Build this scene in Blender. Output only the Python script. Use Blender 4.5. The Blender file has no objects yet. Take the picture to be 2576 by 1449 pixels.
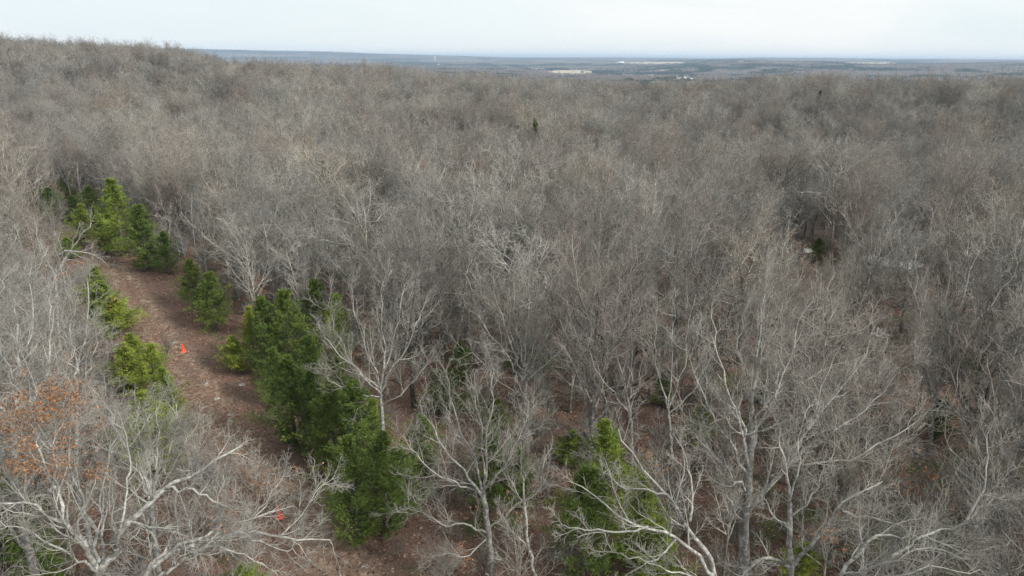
import bpy, math, random
import numpy as np
from mathutils import Matrix, Vector

# ------------------------------------------------------------------ camera, world, sun, exposure
scene = bpy.context.scene
COL = scene.collection
CAM_H = 28.0
PITCH = 18.71           # degrees below the horizon
ROLL = 0.46
FPX = 1717.0            # focal length for a picture 2575 wide
CX, CY = 1287.5, 724.5

cam_d = bpy.data.cameras.new("camera")
cam_d.sensor_width = 36.0
cam_d.lens = 36.0 * FPX / 2575.0
cam_d.clip_start = 0.5
cam_d.clip_end = 60000
cam = bpy.data.objects.new("camera", cam_d)
COL.objects.link(cam)
CAM_R = Matrix.Rotation(math.radians(90 - PITCH), 3, 'X') @ Matrix.Rotation(math.radians(ROLL), 3, 'Z')
cam.matrix_world = Matrix.Translation((0, 0, CAM_H)) @ CAM_R.to_4x4()
scene.camera = cam

SUN_EL, SUN_AZ = 37.0, 119.0      # azimuth clockwise from the view direction: from the right, slightly behind
world = bpy.data.worlds.new("World")
scene.world = world
world.use_nodes = True
wn, wl = world.node_tree.nodes, world.node_tree.links
wn.clear()
out = wn.new('ShaderNodeOutputWorld')
sky = wn.new('ShaderNodeTexSky')
sky.sky_type = 'NISHITA'
sky.sun_disc = False
sky.sun_elevation = math.radians(SUN_EL)
sky.sun_rotation = math.radians(SUN_AZ)
bg1 = wn.new('ShaderNodeBackground'); bg1.inputs['Strength'].default_value = 0.10
wl.new(sky.outputs[0], bg1.inputs['Color'])
# a veil of high thin cloud over the whole dome
tc = wn.new('ShaderNodeTexCoord')
mp = wn.new('ShaderNodeMapping'); mp.inputs['Scale'].default_value = (1.2, 2.0, 9.0)
mp.inputs['Rotation'].default_value = (0, 0.05, 0.6)
nz = wn.new('ShaderNodeTexNoise'); nz.inputs['Scale'].default_value = 1.3; nz.inputs['Detail'].default_value = 7; nz.inputs['Roughness'].default_value = 0.5
nz.inputs['Distortion'].default_value = 0.6
wl.new(tc.outputs['Generated'], mp.inputs[0]); wl.new(mp.outputs[0], nz.inputs['Vector'])
cr = wn.new('ShaderNodeValToRGB')
cr.color_ramp.elements[0].position = 0.36; cr.color_ramp.elements[0].color = (0.78, 0.862, 0.885, 1)
cr.color_ramp.elements[1].position = 0.62; cr.color_ramp.elements[1].color = (0.935, 0.94, 0.93, 1)
wl.new(nz.outputs['Fac'], cr.inputs[0])
bg2 = wn.new('ShaderNodeBackground'); bg2.inputs['Strength'].default_value = 0.95
wl.new(cr.outputs[0], bg2.inputs['Color'])
mix = wn.new('ShaderNodeMixShader'); mix.inputs[0].default_value = 0.93
wl.new(bg1.outputs[0], mix.inputs[1]); wl.new(bg2.outputs[0], mix.inputs[2])
wl.new(mix.outputs[0], out.inputs['Surface'])

sun_d = bpy.data.lights.new("sun", 'SUN')
sun_d.energy = 3.9
sun_d.angle = math.radians(10)
sun_d.color = (1.0, 0.965, 0.92)
sun = bpy.data.objects.new("sun", sun_d)
COL.objects.link(sun)
_a, _e = math.radians(SUN_AZ), math.radians(SUN_EL)
SUN_V = Vector((math.sin(_a) * math.cos(_e), math.cos(_a) * math.cos(_e), math.sin(_e)))
sun.rotation_euler = SUN_V.to_track_quat('Z', 'Y').to_euler()

scene.view_settings.view_transform = 'Standard'
scene.view_settings.look = 'None'
scene.view_settings.gamma = 1.0
scene.view_settings.exposure = 0.24
scene.view_settings.use_curve_mapping = False
scene.render.engine = 'CYCLES'
cy = scene.cycles
cy.max_bounces = 5; cy.diffuse_bounces = 1; cy.glossy_bounces = 1; cy.transmission_bounces = 2
cy.volume_bounces = 0; cy.transparent_max_bounces = 4
cy.use_denoising = True
cy.denoiser = 'OPENIMAGEDENOISE'
cy.denoising_prefilter = 'NONE'
cy.sample_clamp_indirect = 4.0; cy.sample_clamp_direct = 8.0
cy.caustics_reflective = False; cy.caustics_refractive = False

rng = np.random.default_rng(7)
random.seed(7)

# ------------------------------------------------------------------ picture <-> place
RM = np.array(CAM_R)


def ray(px, py):
    v = RM @ np.array([(px - CX) / FPX, (CY - py) / FPX, -1.0])
    return v


def at(px, py, Y):
    """point on the sight line of a picture point at forward distance Y"""
    v = ray(px, py)
    return np.array([0, 0, CAM_H]) + v * (Y / v[1])


def on_plane(px, py, z=0.0):
    v = ray(px, py)
    return np.array([0, 0, CAM_H]) + v * ((z - CAM_H) / v[2])


def project(P):
    P = np.atleast_2d(P) - np.array([0, 0, CAM_H])
    q = P @ RM
    w = np.maximum(-q[:, 2], 1e-3)
    return np.stack([CX + FPX * q[:, 0] / w, CY - FPX * q[:, 1] / w], 1)


# ------------------------------------------------------------------ terrain
_t = np.array
CREST_PX = _t([-300, 0, 100, 200, 300, 420, 500, 560, 620, 700, 800, 900, 1000, 1100, 1200, 1300, 1400, 1500, 1600, 1700, 1800, 1900, 2000, 2100, 2200, 2300, 2400, 2500, 2575, 2900])
CREST_PY = _t([84, 92, 98, 104, 112, 123, 133, 140, 136, 143, 147, 152, 163, 172, 180, 188, 192, 196, 198, 198, 197, 193, 187, 178, 178, 182, 178, 182, 186, 190])
CREST_D = _t([560, 560, 560, 560, 540, 500, 430, 400, 360, 370, 390, 410, 430, 440, 450, 450, 450, 450, 440, 430, 420, 400, 360, 320, 300, 300, 300, 300, 300, 300])
FAR_PX = _t([-400, 450, 700, 826, 951, 1101, 1287, 1400, 1519, 1600, 1750, 1815, 1900, 2000, 2100, 2230, 2575, 3000])
FAR_PY = _t([116, 123.5, 129, 131, 136.5, 140.5, 145.5, 145.5, 145.5, 146, 148, 148, 146, 146.5, 147.5, 149.5, 151.5, 154])


def _az_el(px, py):
    A, E = [], []
    for a, b in zip(px, py):
        v = ray(a, b)
        A.append(math.atan2(v[0], v[1])); E.append(v[2] / math.hypot(v[0], v[1]))
    return _t(A), _t(E)


C_AZ, C_T = _az_el(CREST_PX, CREST_PY)
F_AZ, F_T = _az_el(FAR_PX, FAR_PY)
TREE_H = 17.6
C_H = CAM_H + CREST_D * C_T - TREE_H + np.interp(CREST_PX, [0, 420, 560], [3.0, 1.5, 0])
FAR_R = 13000.0
F_H = CAM_H + FAR_R * F_T


def smooth(a, b, x):
    t = np.clip((x - a) / (b - a), 0, 1)
    return t * t * (3 - 2 * t)


def vnoise(x, y, s, seed=0):
    """cheap value noise"""
    x = x / s; y = y / s
    xi = np.floor(x).astype(np.int64); yi = np.floor(y).astype(np.int64)
    fx = x - xi; fy = y - yi
    fx = fx * fx * (3 - 2 * fx); fy = fy * fy * (3 - 2 * fy)

    def h(a, b):
        n = (a * 374761393 + b * 668265263 + seed * 982451653) & 0x7fffffff
        n = ((n ^ (n >> 13)) * 1274126177) & 0x7fffffff
        return ((n ^ (n >> 16)) & 0xffff) / 65535.0
    return (h(xi, yi) * (1 - fx) + h(xi + 1, yi) * fx) * (1 - fy) + (h(xi, yi + 1) * (1 - fx) + h(xi + 1, yi + 1) * fx) * fy


def ground(x, y):
    x = np.asarray(x, float); y = np.asarray(y, float)
    r = np.hypot(x, y); az = np.arctan2(x, np.maximum(y, -1e9))
    D = np.interp(az, C_AZ, CREST_D); H = np.interp(az, C_AZ, C_H)
    near = H * smooth(110, D, r)
    dip = -5.0 * smooth(110, 170, r) * (1 - smooth(0.55, 0.95, r / D))
    und = ((vnoise(x, y, 95, 1) - .5) * 19 + (vnoise(x, y, 38, 6) - .5) * 4) * smooth(110, 200, r) * (1 - .8 * smooth(D * 0.85, D, r))
    z = near + dip + und
    # behind the crest the land falls to the plain
    fall = smooth(D + 20, D + 750, r)
    FH = np.interp(az, F_AZ, F_H)
    plain = -62 + (vnoise(x, y, 900, 2) - .5) * 14 + (vnoise(az * 5200, r, 1300, 12) - .5) * 38 * smooth(2200, 4200, r)
    right = smooth(0.12, 0.34, az)
    ridge = right * (smooth(2600, 6200, r) * (52 + 24 * (vnoise(az * 9000, r, 900, 5) - .4)))
    mid = (1 - right) * smooth(5000, 9000, r) * 22
    far = plain + ridge + mid
    hz = smooth(9300, FAR_R, r)
    far = far * (1 - hz) + (FH - 6) * hz
    far = far - smooth(FAR_R, 16500, r) * 120
    z = z * (1 - fall) + far * fall
    return z


def raymarch(px, py, r0=900, r1=16000, lift=0.0):
    v = ray(px, py)
    v = v / math.hypot(v[0], v[1])
    rs = np.geomspace(r0, r1, 6000)
    g = ground(v[0] * rs, v[1] * rs) + lift
    z = CAM_H + v[2] * rs
    k = np.argmax(z <= g)
    if z[k] > g[k]:
        return None
    return np.array([v[0] * rs[k], v[1] * rs[k], g[k]])


# ------------------------------------------------------------------ material helpers
def new_mat(name):
    m = bpy.data.materials.new(name)
    m.use_nodes = True
    nt = m.node_tree
    b = nt.nodes['Principled BSDF']
    b.inputs['Roughness'].default_value = 0.85
    b.inputs['Specular IOR Level'].default_value = 0.25
    return m, nt, b


def N(nt, kind, **kw):
    n = nt.nodes.new(kind)
    for k, v in kw.items():
        if k in n.inputs:
            n.inputs[k].default_value = v
        else:
            setattr(n, k, v)
    return n


def ramp(nt, fac, stops):
    r = nt.nodes.new('ShaderNodeValToRGB')
    el = r.color_ramp.elements
    while len(el) < len(stops):
        el.new(0.5)
    for e, (p, c) in zip(el, stops):
        e.position = p
        e.color = (c[0], c[1], c[2], 1)
    nt.links.new(fac, r.inputs[0])
    return r.outputs[0]


def mixc(nt, fac, a, b, mode='MIX'):
    m = nt.nodes.new('ShaderNodeMix')
    m.data_type = 'RGBA'; m.blend_type = mode
    for sock, v in ((m.inputs[0], fac), (m.inputs[6], a), (m.inputs[7], b)):
        if hasattr(v, 'is_output'):
            nt.links.new(v, sock)
        elif isinstance(v, (int, float)):
            sock.default_value = v
        else:
            sock.default_value = (v[0], v[1], v[2], 1)
    return m.outputs[2]


def math_n(nt, op, a, b=None, c=None):
    m = nt.nodes.new('ShaderNodeMath'); m.operation = op
    for i, v in enumerate((a, b, c)):
        if v is None:
            continue
        if hasattr(v, 'is_output'):
            nt.links.new(v, m.inputs[i])
        else:
            m.inputs[i].default_value = v
    return m.outputs[0]


def noise(nt, coord, scale, detail=2.0, rough=0.5):
    n = nt.nodes.new('ShaderNodeTexNoise')
    n.inputs['Scale'].default_value = scale
    n.inputs['Detail'].default_value = detail
    n.inputs['Roughness'].default_value = rough
    nt.links.new(coord, n.inputs['Vector'])
    return n.outputs['Fac']


def bark_material(name, twig, mid, trunk, lichen, tint=((0.56, 0.555, 0.565), (1.10, 1.09, 1.06)), single=False):
    m, nt, b = new_mat(name)
    at_ = N(nt, 'ShaderNodeAttribute', attribute_name='rad')
    geo = N(nt, 'ShaderNodeTexCoord')
    rnd = N(nt, 'ShaderNodeObjectInfo').outputs['Random']
    if single:          # a big tree made of many parts keeps one tone
        rnd = N(nt, 'ShaderNodeValue').outputs[0]; rnd.default_value = 0.62
    base = ramp(nt, math_n(nt, 'MULTIPLY', at_.outputs['Fac'], 4.0), [(0.0, twig), (0.048, twig), (0.085, mid), (0.38, mid), (0.9, trunk)])
    n1 = noise(nt, geo.outputs['Object'], 3.2, 3.0, 0.65)
    f = ramp(nt, n1, [(0.46, (0, 0, 0)), (0.58, (1, 1, 1))])
    big = math_n(nt, 'MULTIPLY', f, ramp(nt, math_n(nt, 'MULTIPLY', at_.outputs['Fac'], 10.0), [(0.15, (0, 0, 0)), (0.5, (.75, .75, .75))]))
    c = mixc(nt, big, base, lichen)
    patch = ramp(nt, noise(nt, geo.outputs['Object'], 0.9, 3.0, 0.6), [(0.36, (0.55, 0.55, 0.55)), (0.62, (1.1, 1.1, 1.08))])
    c = mixc(nt, 1.0, c, patch, 'MULTIPLY')
    n3 = noise(nt, geo.outputs['Object'], 5.5, 4.0, 0.75)
    crack = math_n(nt, 'MULTIPLY', ramp(nt, n3, [(0.45, (1, 1, 1)), (0.53, (0, 0, 0))]), ramp(nt, math_n(nt, 'MULTIPLY', at_.outputs['Fac'], 10.0), [(0.2, (0, 0, 0)), (0.6, (.9, .9, .9))]))
    c = mixc(nt, crack, c, tuple(v * .35 for v in mid))
    tn = mixc(nt, rnd, tint[0], tint[1])
    c = mixc(nt, 1.0, c, tn, 'MULTIPLY')
    second = math_n(nt, 'FRACT', math_n(nt, 'MULTIPLY', rnd, 17.3 if not single else 0.0))
    c = mixc(nt, 1.0, c, ramp(nt, second, [(0.0, (1.0, 1.005, 1.02)), (0.7, (1.0, 1.0, 0.99)), (0.9, (1.03, 0.985, 0.93)), (1.0, (1.12, 0.97, 0.87))]), 'MULTIPLY')
    nt.links.new(c, b.inputs['Base Color'])
    n2 = noise(nt, geo.outputs['Object'], 14, 3.0, 0.7)
    bp = N(nt, 'ShaderNodeBump', Strength=0.6, Distance=0.03)
    nt.links.new(n2, bp.inputs['Height']); nt.links.new(bp.outputs[0], b.inputs['Normal'])
    return m


M_GREY = bark_material('grey_bark', (0.385, 0.37, 0.337), (0.44, 0.43, 0.392), (0.16, 0.153, 0.14), (0.46, 0.46, 0.43))
M_PALE = bark_material('pale_bark', (0.42, 0.405, 0.37), (0.49, 0.48, 0.44), (0.18, 0.172, 0.152), (0.53, 0.535, 0.50))
M_BROWN = bark_material('brown_bark', (0.34, 0.30, 0.27), (0.38, 0.348, 0.315), (0.13, 0.118, 0.105), (0.38, 0.37, 0.33))
M_GREY_ONE = bark_material('grey_bark_big_tree', (0.35, 0.332, 0.297), (0.41, 0.395, 0.36), (0.16, 0.153, 0.14), (0.46, 0.46, 0.43), single=True)
M_PALE_ONE = bark_material('pale_bark_big_tree', (0.385, 0.368, 0.33), (0.46, 0.45, 0.41), (0.18, 0.172, 0.152), (0.53, 0.535, 0.50), single=True)
M_BROWN_ONE = bark_material('brown_bark_big_tree', (0.32, 0.278, 0.25), (0.37, 0.338, 0.305), (0.13, 0.118, 0.105), (0.38, 0.37, 0.33), single=True)
M_DARK = bark_material('dark_shaded_bark', (0.24, 0.222, 0.20), (0.17, 0.155, 0.135), (0.07, 0.063, 0.055), (0.26, 0.26, 0.235))  # dark bark; the shade on shadowed limbs is put into this colour


def leaf_material(name, stops, rough=0.7, transl=0.0):
    m, nt, b = new_mat(name)
    at_ = N(nt, 'ShaderNodeAttribute', attribute_name='leafv')
    oi = N(nt, 'ShaderNodeObjectInfo')
    c = ramp(nt, at_.outputs['Fac'], stops)
    tn = mixc(nt, oi.outputs['Random'], (0.75, 0.82, 0.8), (1.25, 1.15, 1.05))
    c = mixc(nt, 1.0, c, tn, 'MULTIPLY')
    nt.links.new(c, b.inputs['Base Color'])
    b.inputs['Roughness'].default_value = rough
    return m


M_CEDAR = leaf_material('cedar_foliage', [(0, (0.045, 0.075, 0.020)), (0.5, (0.095, 0.145, 0.030)), (1, (0.18, 0.235, 0.045))])
M_CEDAR_LIT = leaf_material('sunlit_cedar_foliage', [(0, (0.08, 0.13, 0.024)), (0.5, (0.18, 0.245, 0.036)), (1, (0.32, 0.37, 0.065))])  # yellower copy of the cedar green, with sunlight painted into the colour
M_OAKLEAF = leaf_material('dry_orange_leaves', [(0, (0.17, 0.07, 0.032)), (0.5, (0.34, 0.135, 0.05)), (1, (0.50, 0.25, 0.11))])
M_LITTER = leaf_material('fallen_leaf', [(0, (0.07, 0.042, 0.03)), (0.5, (0.19, 0.115, 0.08)), (1, (0.36, 0.25, 0.18))])
M_MOSSLEAF = leaf_material('low_green_leaf', [(0, (0.03, 0.05, 0.015)), (1, (0.07, 0.10, 0.03))])


def ground_material():
    m, nt, b = new_mat('forest_floor')
    tcn = N(nt, 'ShaderNodeTexCoord'); co = tcn.outputs['Object']
    tr = N(nt, 'ShaderNodeAttribute', attribute_name='trail').outputs['Fac']
    rut = N(nt, 'ShaderNodeAttribute', attribute_name='rut').outputs['Fac']
    n1 = noise(nt, co, 7.0, 5.0, 0.75)
    n2 = noise(nt, co, 0.35, 3.0, 0.6)
    n3 = noise(nt, co, 1.6, 4.0, 0.7)
    litter = ramp(nt, n1, [(0.30, (0.058, 0.033, 0.024)), (0.5, (0.145, 0.084, 0.060)), (0.68, (0.28, 0.175, 0.128))])
    grey = ramp(nt, n1, [(0.30, (0.07, 0.046, 0.036)), (0.6, (0.16, 0.11, 0.083))])
    c = mixc(nt, ramp(nt, n2, [(0.42, (0, 0, 0)), (0.6, (1, 1, 1))]), litter, grey)
    moss = ramp(nt, n1, [(0.3, (0.035, 0.055, 0.016)), (0.7, (0.085, 0.115, 0.03))])
    mossf = ramp(nt, noise(nt, co, 0.13, 4.0, 0.6), [(0.53, (0, 0, 0)), (0.60, (0.85, 0.85, 0.85))])
    mossf = math_n(nt, 'MULTIPLY', mossf, math_n(nt, 'SUBTRACT', 1.0, tr))
    c = mixc(nt, mossf, c, moss)
    dry = ramp(nt, n3, [(0.30, (0.14, 0.09, 0.062)), (0.55, (0.27, 0.185, 0.125)), (0.72, (0.40, 0.31, 0.235))])
    rf = math_n(nt, 'MULTIPLY', rut, ramp(nt, n3, [(0.33, (0.1, 0.1, 0.1)), (0.6, (1, 1, 1))]))
    c = mixc(nt, rf, c, dry)
    bare = math_n(nt, 'MULTIPLY', rut, ramp(nt, noise(nt, co, 1.1, 5.0, 0.75), [(0.57, (0, 0, 0)), (0.63, (1, 1, 1))]))
    c = mixc(nt, bare, c, (0.36, 0.37, 0.32))
    nt.links.new(c, b.inputs['Base Color'])
    b.inputs['Roughness'].default_value = 0.95
    bp = N(nt, 'ShaderNodeBump', Strength=0.7, Distance=0.08)
    nt.links.new(n1, bp.inputs['Height']); nt.links.new(bp.outputs[0], b.inputs['Normal'])
    return m


M_GROUND = ground_material()


def flat_mat(name, col, rough=0.8, noise_scale=None, col2=None, spec=0.25):
    m, nt, b = new_mat(name)
    b.inputs['Roughness'].default_value = rough
    b.inputs['Specular IOR Level'].default_value = spec
    if noise_scale:
        tcn = N(nt, 'ShaderNodeTexCoord')
        c = ramp(nt, noise(nt, tcn.outputs['Object'], noise_scale, 4.0, 0.6), [(0.35, col), (0.65, col2)])
        nt.links.new(c, b.inputs['Base Color'])
    else:
        b.inputs['Base Color'].default_value = (*col, 1)
    return m


# ------------------------------------------------------------------ mesh helpers
def make_mesh(name, V, F, mats, attrs=None, smooth_=True, F3=None):
    me = bpy.data.meshes.new(name)
    V = np.ascontiguousarray(V, np.float32)
    nv = len(V)
    nf4 = 0 if F is None else len(F)
    nf3 = 0 if F3 is None else len(F3)
    me.vertices.add(nv)
    me.vertices.foreach_set('co', V.ravel())
    loops = []
    starts = []
    if nf4:
        loops.append(np.asarray(F, np.int32).ravel()); starts.append(np.arange(nf4) * 4)
    if nf3:
        loops.append(np.asarray(F3, np.int32).ravel()); starts.append(nf4 * 4 + np.arange(nf3) * 3)
    if loops:
        L = np.concatenate(loops); S = np.concatenate(starts).astype(np.int32)
        me.loops.add(len(L)); me.loops.foreach_set('vertex_index', L)
        me.polygons.add(len(S)); me.polygons.foreach_set('loop_start', S)
        if smooth_:
            me.polygons.foreach_set('use_smooth', np.ones(len(S), bool))
    for k, a in (attrs or {}).items():
        t = me.attributes.new(k, 'FLOAT', 'POINT')
        t.data.foreach_set('value', np.ascontiguousarray(a, np.float32))
    me.update(calc_edges=True)
    for m in (mats if isinstance(mats, (list, tuple)) else [mats]):
        me.materials.append(m)
    return me


def link(name, data, parent=None, loc=None, rotz=None, scale=None):
    o = bpy.data.objects.new(name, data)
    COL.objects.link(o)
    if parent is not None:
        o.parent = parent
    if loc is not None:
        o.location = loc
    if rotz is not None:
        o.rotation_euler = (0, 0, rotz)
    if scale is not None:
        o.scale = (scale,) * 3 if isinstance(scale, (int, float)) else scale
    return o


def tag(o, label=None, cat=None, group=None, kind=None):
    if label: o['label'] = label
    if cat: o['category'] = cat
    if group: o['group'] = group
    if kind: o['kind'] = kind
    return o


def norm(v):
    return v / np.maximum(np.linalg.norm(v, axis=-1, keepdims=True), 1e-9)


def tubes(P, R, sides):
    """P (N,K,3) polylines, R (N,K) radii -> verts, quads, radius attribute"""
    n, K, _ = P.shape
    T = np.empty_like(P)
    T[:, 1:-1] = P[:, 2:] - P[:, :-2]
    T[:, 0] = P[:, 1] - P[:, 0]
    T[:, -1] = P[:, -1] - P[:, -2]
    T = norm(T)
    ov = norm(P[:, -1] - P[:, 0])
    ref = np.eye(3)[np.argmin(np.abs(ov), 1)][:, None, :]
    U = norm(np.cross(T, np.broadcast_to(ref, T.shape)))
    W = np.cross(T, U)
    a = np.arange(sides) * 2 * math.pi / sides
    V = P[:, :, None, :] + R[:, :, None, None] * (np.cos(a)[None, None, :, None] * U[:, :, None, :] + np.sin(a)[None, None, :, None] * W[:, :, None, :])
    V = V.reshape(-1, 3)
    i = np.arange(n)[:, None, None] * K * sides
    k = np.arange(K - 1)[None, :, None] * sides
    s = np.arange(sides)[None, None, :]
    s2 = (s + 1) % sides
    F = np.stack([i + k + s, i + k + s2, i + k + sides + s2, i + k + sides + s], -1).reshape(-1, 4)
    rad = np.repeat(R.reshape(-1), sides)
    return V, F, rad


def merge(parts):
    Vs, Fs, As = [], [], []
    o = 0
    for V, F, A in parts:
        Vs.append(V); Fs.append(F + o); As.append(A); o += len(V)
    return np.concatenate(Vs), np.concatenate(Fs), np.concatenate(As)


def interp_poly(P, R, t):
    """P (N,K,3); t (N,M) in 0..1 -> positions (N,M,3), tangents, radii"""
    n, K, _ = P.shape
    f = t * (K - 1)
    i = np.clip(f.astype(int), 0, K - 2)
    w = (f - i)[..., None]
    a = np.arange(n)[:, None]
    p0, p1 = P[a, i], P[a, i + 1]
    r = R[a, i] * (1 - w[..., 0]) + R[a, i + 1] * w[..., 0]
    return p0 * (1 - w) + p1 * w, norm(p1 - p0), r


def grow(rg, P, R, L, M, t0, t1, ang, lf, taper_len, K, wig, up, rf, rmin, jit=0.25, out_=0.0, lmin=0.12):
    """children of the polylines P; L (N,) parent lengths; returns P', R', L'"""
    n = len(P)
    t = t0 + (t1 - t0) * (np.arange(M)[None, :] + rg.random((n, M))) / M
    pos, tan, rad = interp_poly(P, R, t)
    ref = np.where(np.abs(tan[..., 2:3]) > .9, np.array([1., 0, 0]), np.array([0, 0, 1.]))
    u = norm(np.cross(tan, ref)); w = np.cross(tan, u)
    phi = (np.arange(M)[None, :] * 2.39996 + rg.random((n, 1)) * 6.283 + rg.normal(0, .5, (n, M)))[..., None]
    A = np.radians(rg.uniform(ang[0], ang[1], (n, M)))[..., None]
    d = norm(tan * np.cos(A) + (u * np.cos(phi) + w * np.sin(phi)) * np.sin(A))
    ln = L[:, None] * lf * (1 - taper_len * (t - t0) / max(t1 - t0, 1e-6)) * rg.uniform(1 - jit, 1 + jit, (n, M))
    ln = np.maximum(ln, lmin)
    N_ = n * M
    d = d.reshape(N_, 3); pos = pos.reshape(N_, 3); ln = ln.reshape(N_); r0 = np.minimum(rad.reshape(N_) * rf, ln * 0.03 + 0.002)
    r0 = np.maximum(r0, rmin)
    Q = np.empty((N_, K, 3)); Q[:, 0] = pos
    st = (ln / (K - 1))[:, None]
    for k in range(1, K):
        d = norm(d + rg.normal(0, wig, (N_, 3)) + np.array([0, 0, up]))
        Q[:, k] = Q[:, k - 1] + d * st
    s = np.linspace(0, 1, K)[None, :]
    RR = r0[:, None] * (1 - 0.72 * s)
    RR = np.maximum(RR, rmin * 0.7)
    return Q, RR, ln


def leaves_on(rg, P, n, size, spread=0.12, clump=0.0):
    """n leaf faces scattered round the polyline points of P -> verts, tris, leafv"""
    pts = P.reshape(-1, 3)
    c = pts[rg.integers(0, len(pts), n)] + rg.normal(0, spread, (n, 3))
    a = norm(rg.normal(0, 1, (n, 3))); b = norm(np.cross(a, rg.normal(0, 1, (n, 3))))
    s = size * rg.uniform(.6, 1.3, (n, 1))
    V = np.stack([c - a * s, c + b * s * .5, c + a * s, c - b * s * .5], 1).reshape(-1, 3)
    i = np.arange(n)[:, None] * 4
    F = i + np.array([[0, 1, 2, 3]])
    return V, F, np.repeat(rg.random(n), 4)


# ------------------------------------------------------------------ bare trees
class Tree:
    """meshes of one kind of bare tree: trunk, crown and perhaps dry leaves"""
    def __init__(s, trunk, crown, leaves=None, height=1.0, width=1.0, limbs=()):
        s.trunk, s.crown, s.leaves, s.height, s.width, s.limbs = trunk, crown, leaves, height, width, limbs


def trunk_line(rg, H, r0, r1, K=12, lean=0.02, wig=0.03):
    P = np.zeros((1, K, 3)); d = np.array([[rg.normal(0, lean), rg.normal(0, lean), 1.0]])
    for k in range(1, K):
        d = norm(d + rg.normal(0, wig, (1, 3)) + np.array([0, 0, .05]))
        P[:, k] = P[:, k - 1] + d * (H / (K - 1))
    s = np.linspace(0, 1, K)
    R = (r0 * (1 - s) ** 0.8 + r1)[None, :]
    R[0, 0] *= 1.35
    return P, R


def proto(seed, style, H, mat, dense=1.0, leafy=0):
    rg = np.random.default_rng(seed)
    if style == 'oak':
        P0, R0 = trunk_line(rg, H * .72, .20, .04, wig=.07)
        P1, R1, L1 = grow(rg, P0, R0, np.array([H]), 14, .32, .99, (30, 70), .45, .30, 11, .17, .06, .62, .03, jit=.3)
        P2, R2, L2 = grow(rg, P1, R1, L1, 8, .20, .98, (28, 62), .46, .40, 7, .20, .07, .66, .015)
        P3, R3, L3 = grow(rg, P2, R2, L2, 7, .12, 1.0, (28, 62), .50, .40, 5, .24, .06, .7, .011)
        P4, R4, L4 = grow(rg, P3, R3, L3, int(3.4 * dense), .15, 1.0, (25, 60), .60, .4, 3, .28, .05, .75, .0085)
    elif style == 'fan':        # several stems rising steeply, like maples and hickories
        P0, R0 = trunk_line(rg, H * .66, .15, .045, wig=.05)
        P1, R1, L1 = grow(rg, P0, R0, np.array([H]), 14, .25, .99, (18, 52), .46, .25, 10, .12, .08, .62, .024, jit=.25)
        P2, R2, L2 = grow(rg, P1, R1, L1, 8, .20, .98, (22, 52), .44, .40, 7, .16, .08, .62, .014)
        P3, R3, L3 = grow(rg, P2, R2, L2, 7, .12, 1.0, (24, 54), .50, .40, 5, .20, .07, .7, .0105)
        P4, R4, L4 = grow(rg, P3, R3, L3, int(3.4 * dense), .15, 1.0, (22, 55), .60, .4, 3, .25, .06, .75, .008)
    elif style == 'pole':       # slender young tree
        P0, R0 = trunk_line(rg, H * .9, .085, .015, wig=.04)
        P1, R1, L1 = grow(rg, P0, R0, np.array([H]), 20, .28, .98, (28, 60), .26, .45, 6, .12, .08, .55, .016, jit=.35)
        P2, R2, L2 = grow(rg, P1, R1, L1, 7, .15, 1.0, (25, 55), .45, .40, 5, .18, .07, .65, .011)
        P3, R3, L3 = grow(rg, P2, R2, L2, 5, .15, 1.0, (25, 58), .5, .40, 3, .22, .05, .7, .0085)
        P4 = None
    else:                       # brush: many thin stems from the ground
        P0, R0 = trunk_line(rg, H * .6, .03, .012, wig=.08)
        P1, R1, L1 = grow(rg, P0, R0, np.array([H]), 14, .02, .8, (12, 50), .60, .3, 6, .14, .06, .7, .014, jit=.35)
        P2, R2, L2 = grow(rg, P1, R1, L1, 7, .15, 1.0, (22, 55), .42, .40, 4, .18, .06, .65, .011)
        P3, R3, L3 = grow(rg, P2, R2, L2, 5, .15, 1.0, (25, 58), .5, .40, 3, .22, .04, .7, .0085)
        P4 = None
    s0 = 9 if style in ('oak', 'fan') else 6
    V, F, A = tubes(P0, R0, s0)
    tr = make_mesh(f'{style}_trunk', V, F, mat, {'rad': A})
    parts = [tubes(P1, R1, 5), tubes(P2, R2, 4), tubes(P3, R3, 3)]
    if P4 is not None:
        parts.append(tubes(P4, R4, 3))
    V, F, A = merge(parts)
    cr_ = make_mesh(f'{style}_crown', V, F, mat, {'rad': A})
    lv = None
    if leafy:
        src = P4 if P4 is not None else P3
        k = src[:, -1]
        sel = k[vnoise(k[:, 0] + 50 + seed, k[:, 2] + k[:, 1] + 50, 1.1, seed) > .60] if leafy < 2000 else k
        if len(sel) < 20:
            sel = k
        V, F, A = leaves_on(rg, sel[:, None, :], leafy, .085, .14)
        lv = make_mesh(f'{style}_leaves', V, F, M_OAKLEAF, {'leafv': A}, smooth_=False)
    w = np.percentile(np.hypot(P2[..., 0], P2[..., 1]), 95)
    return Tree(tr, cr_, lv, H, w)


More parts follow.
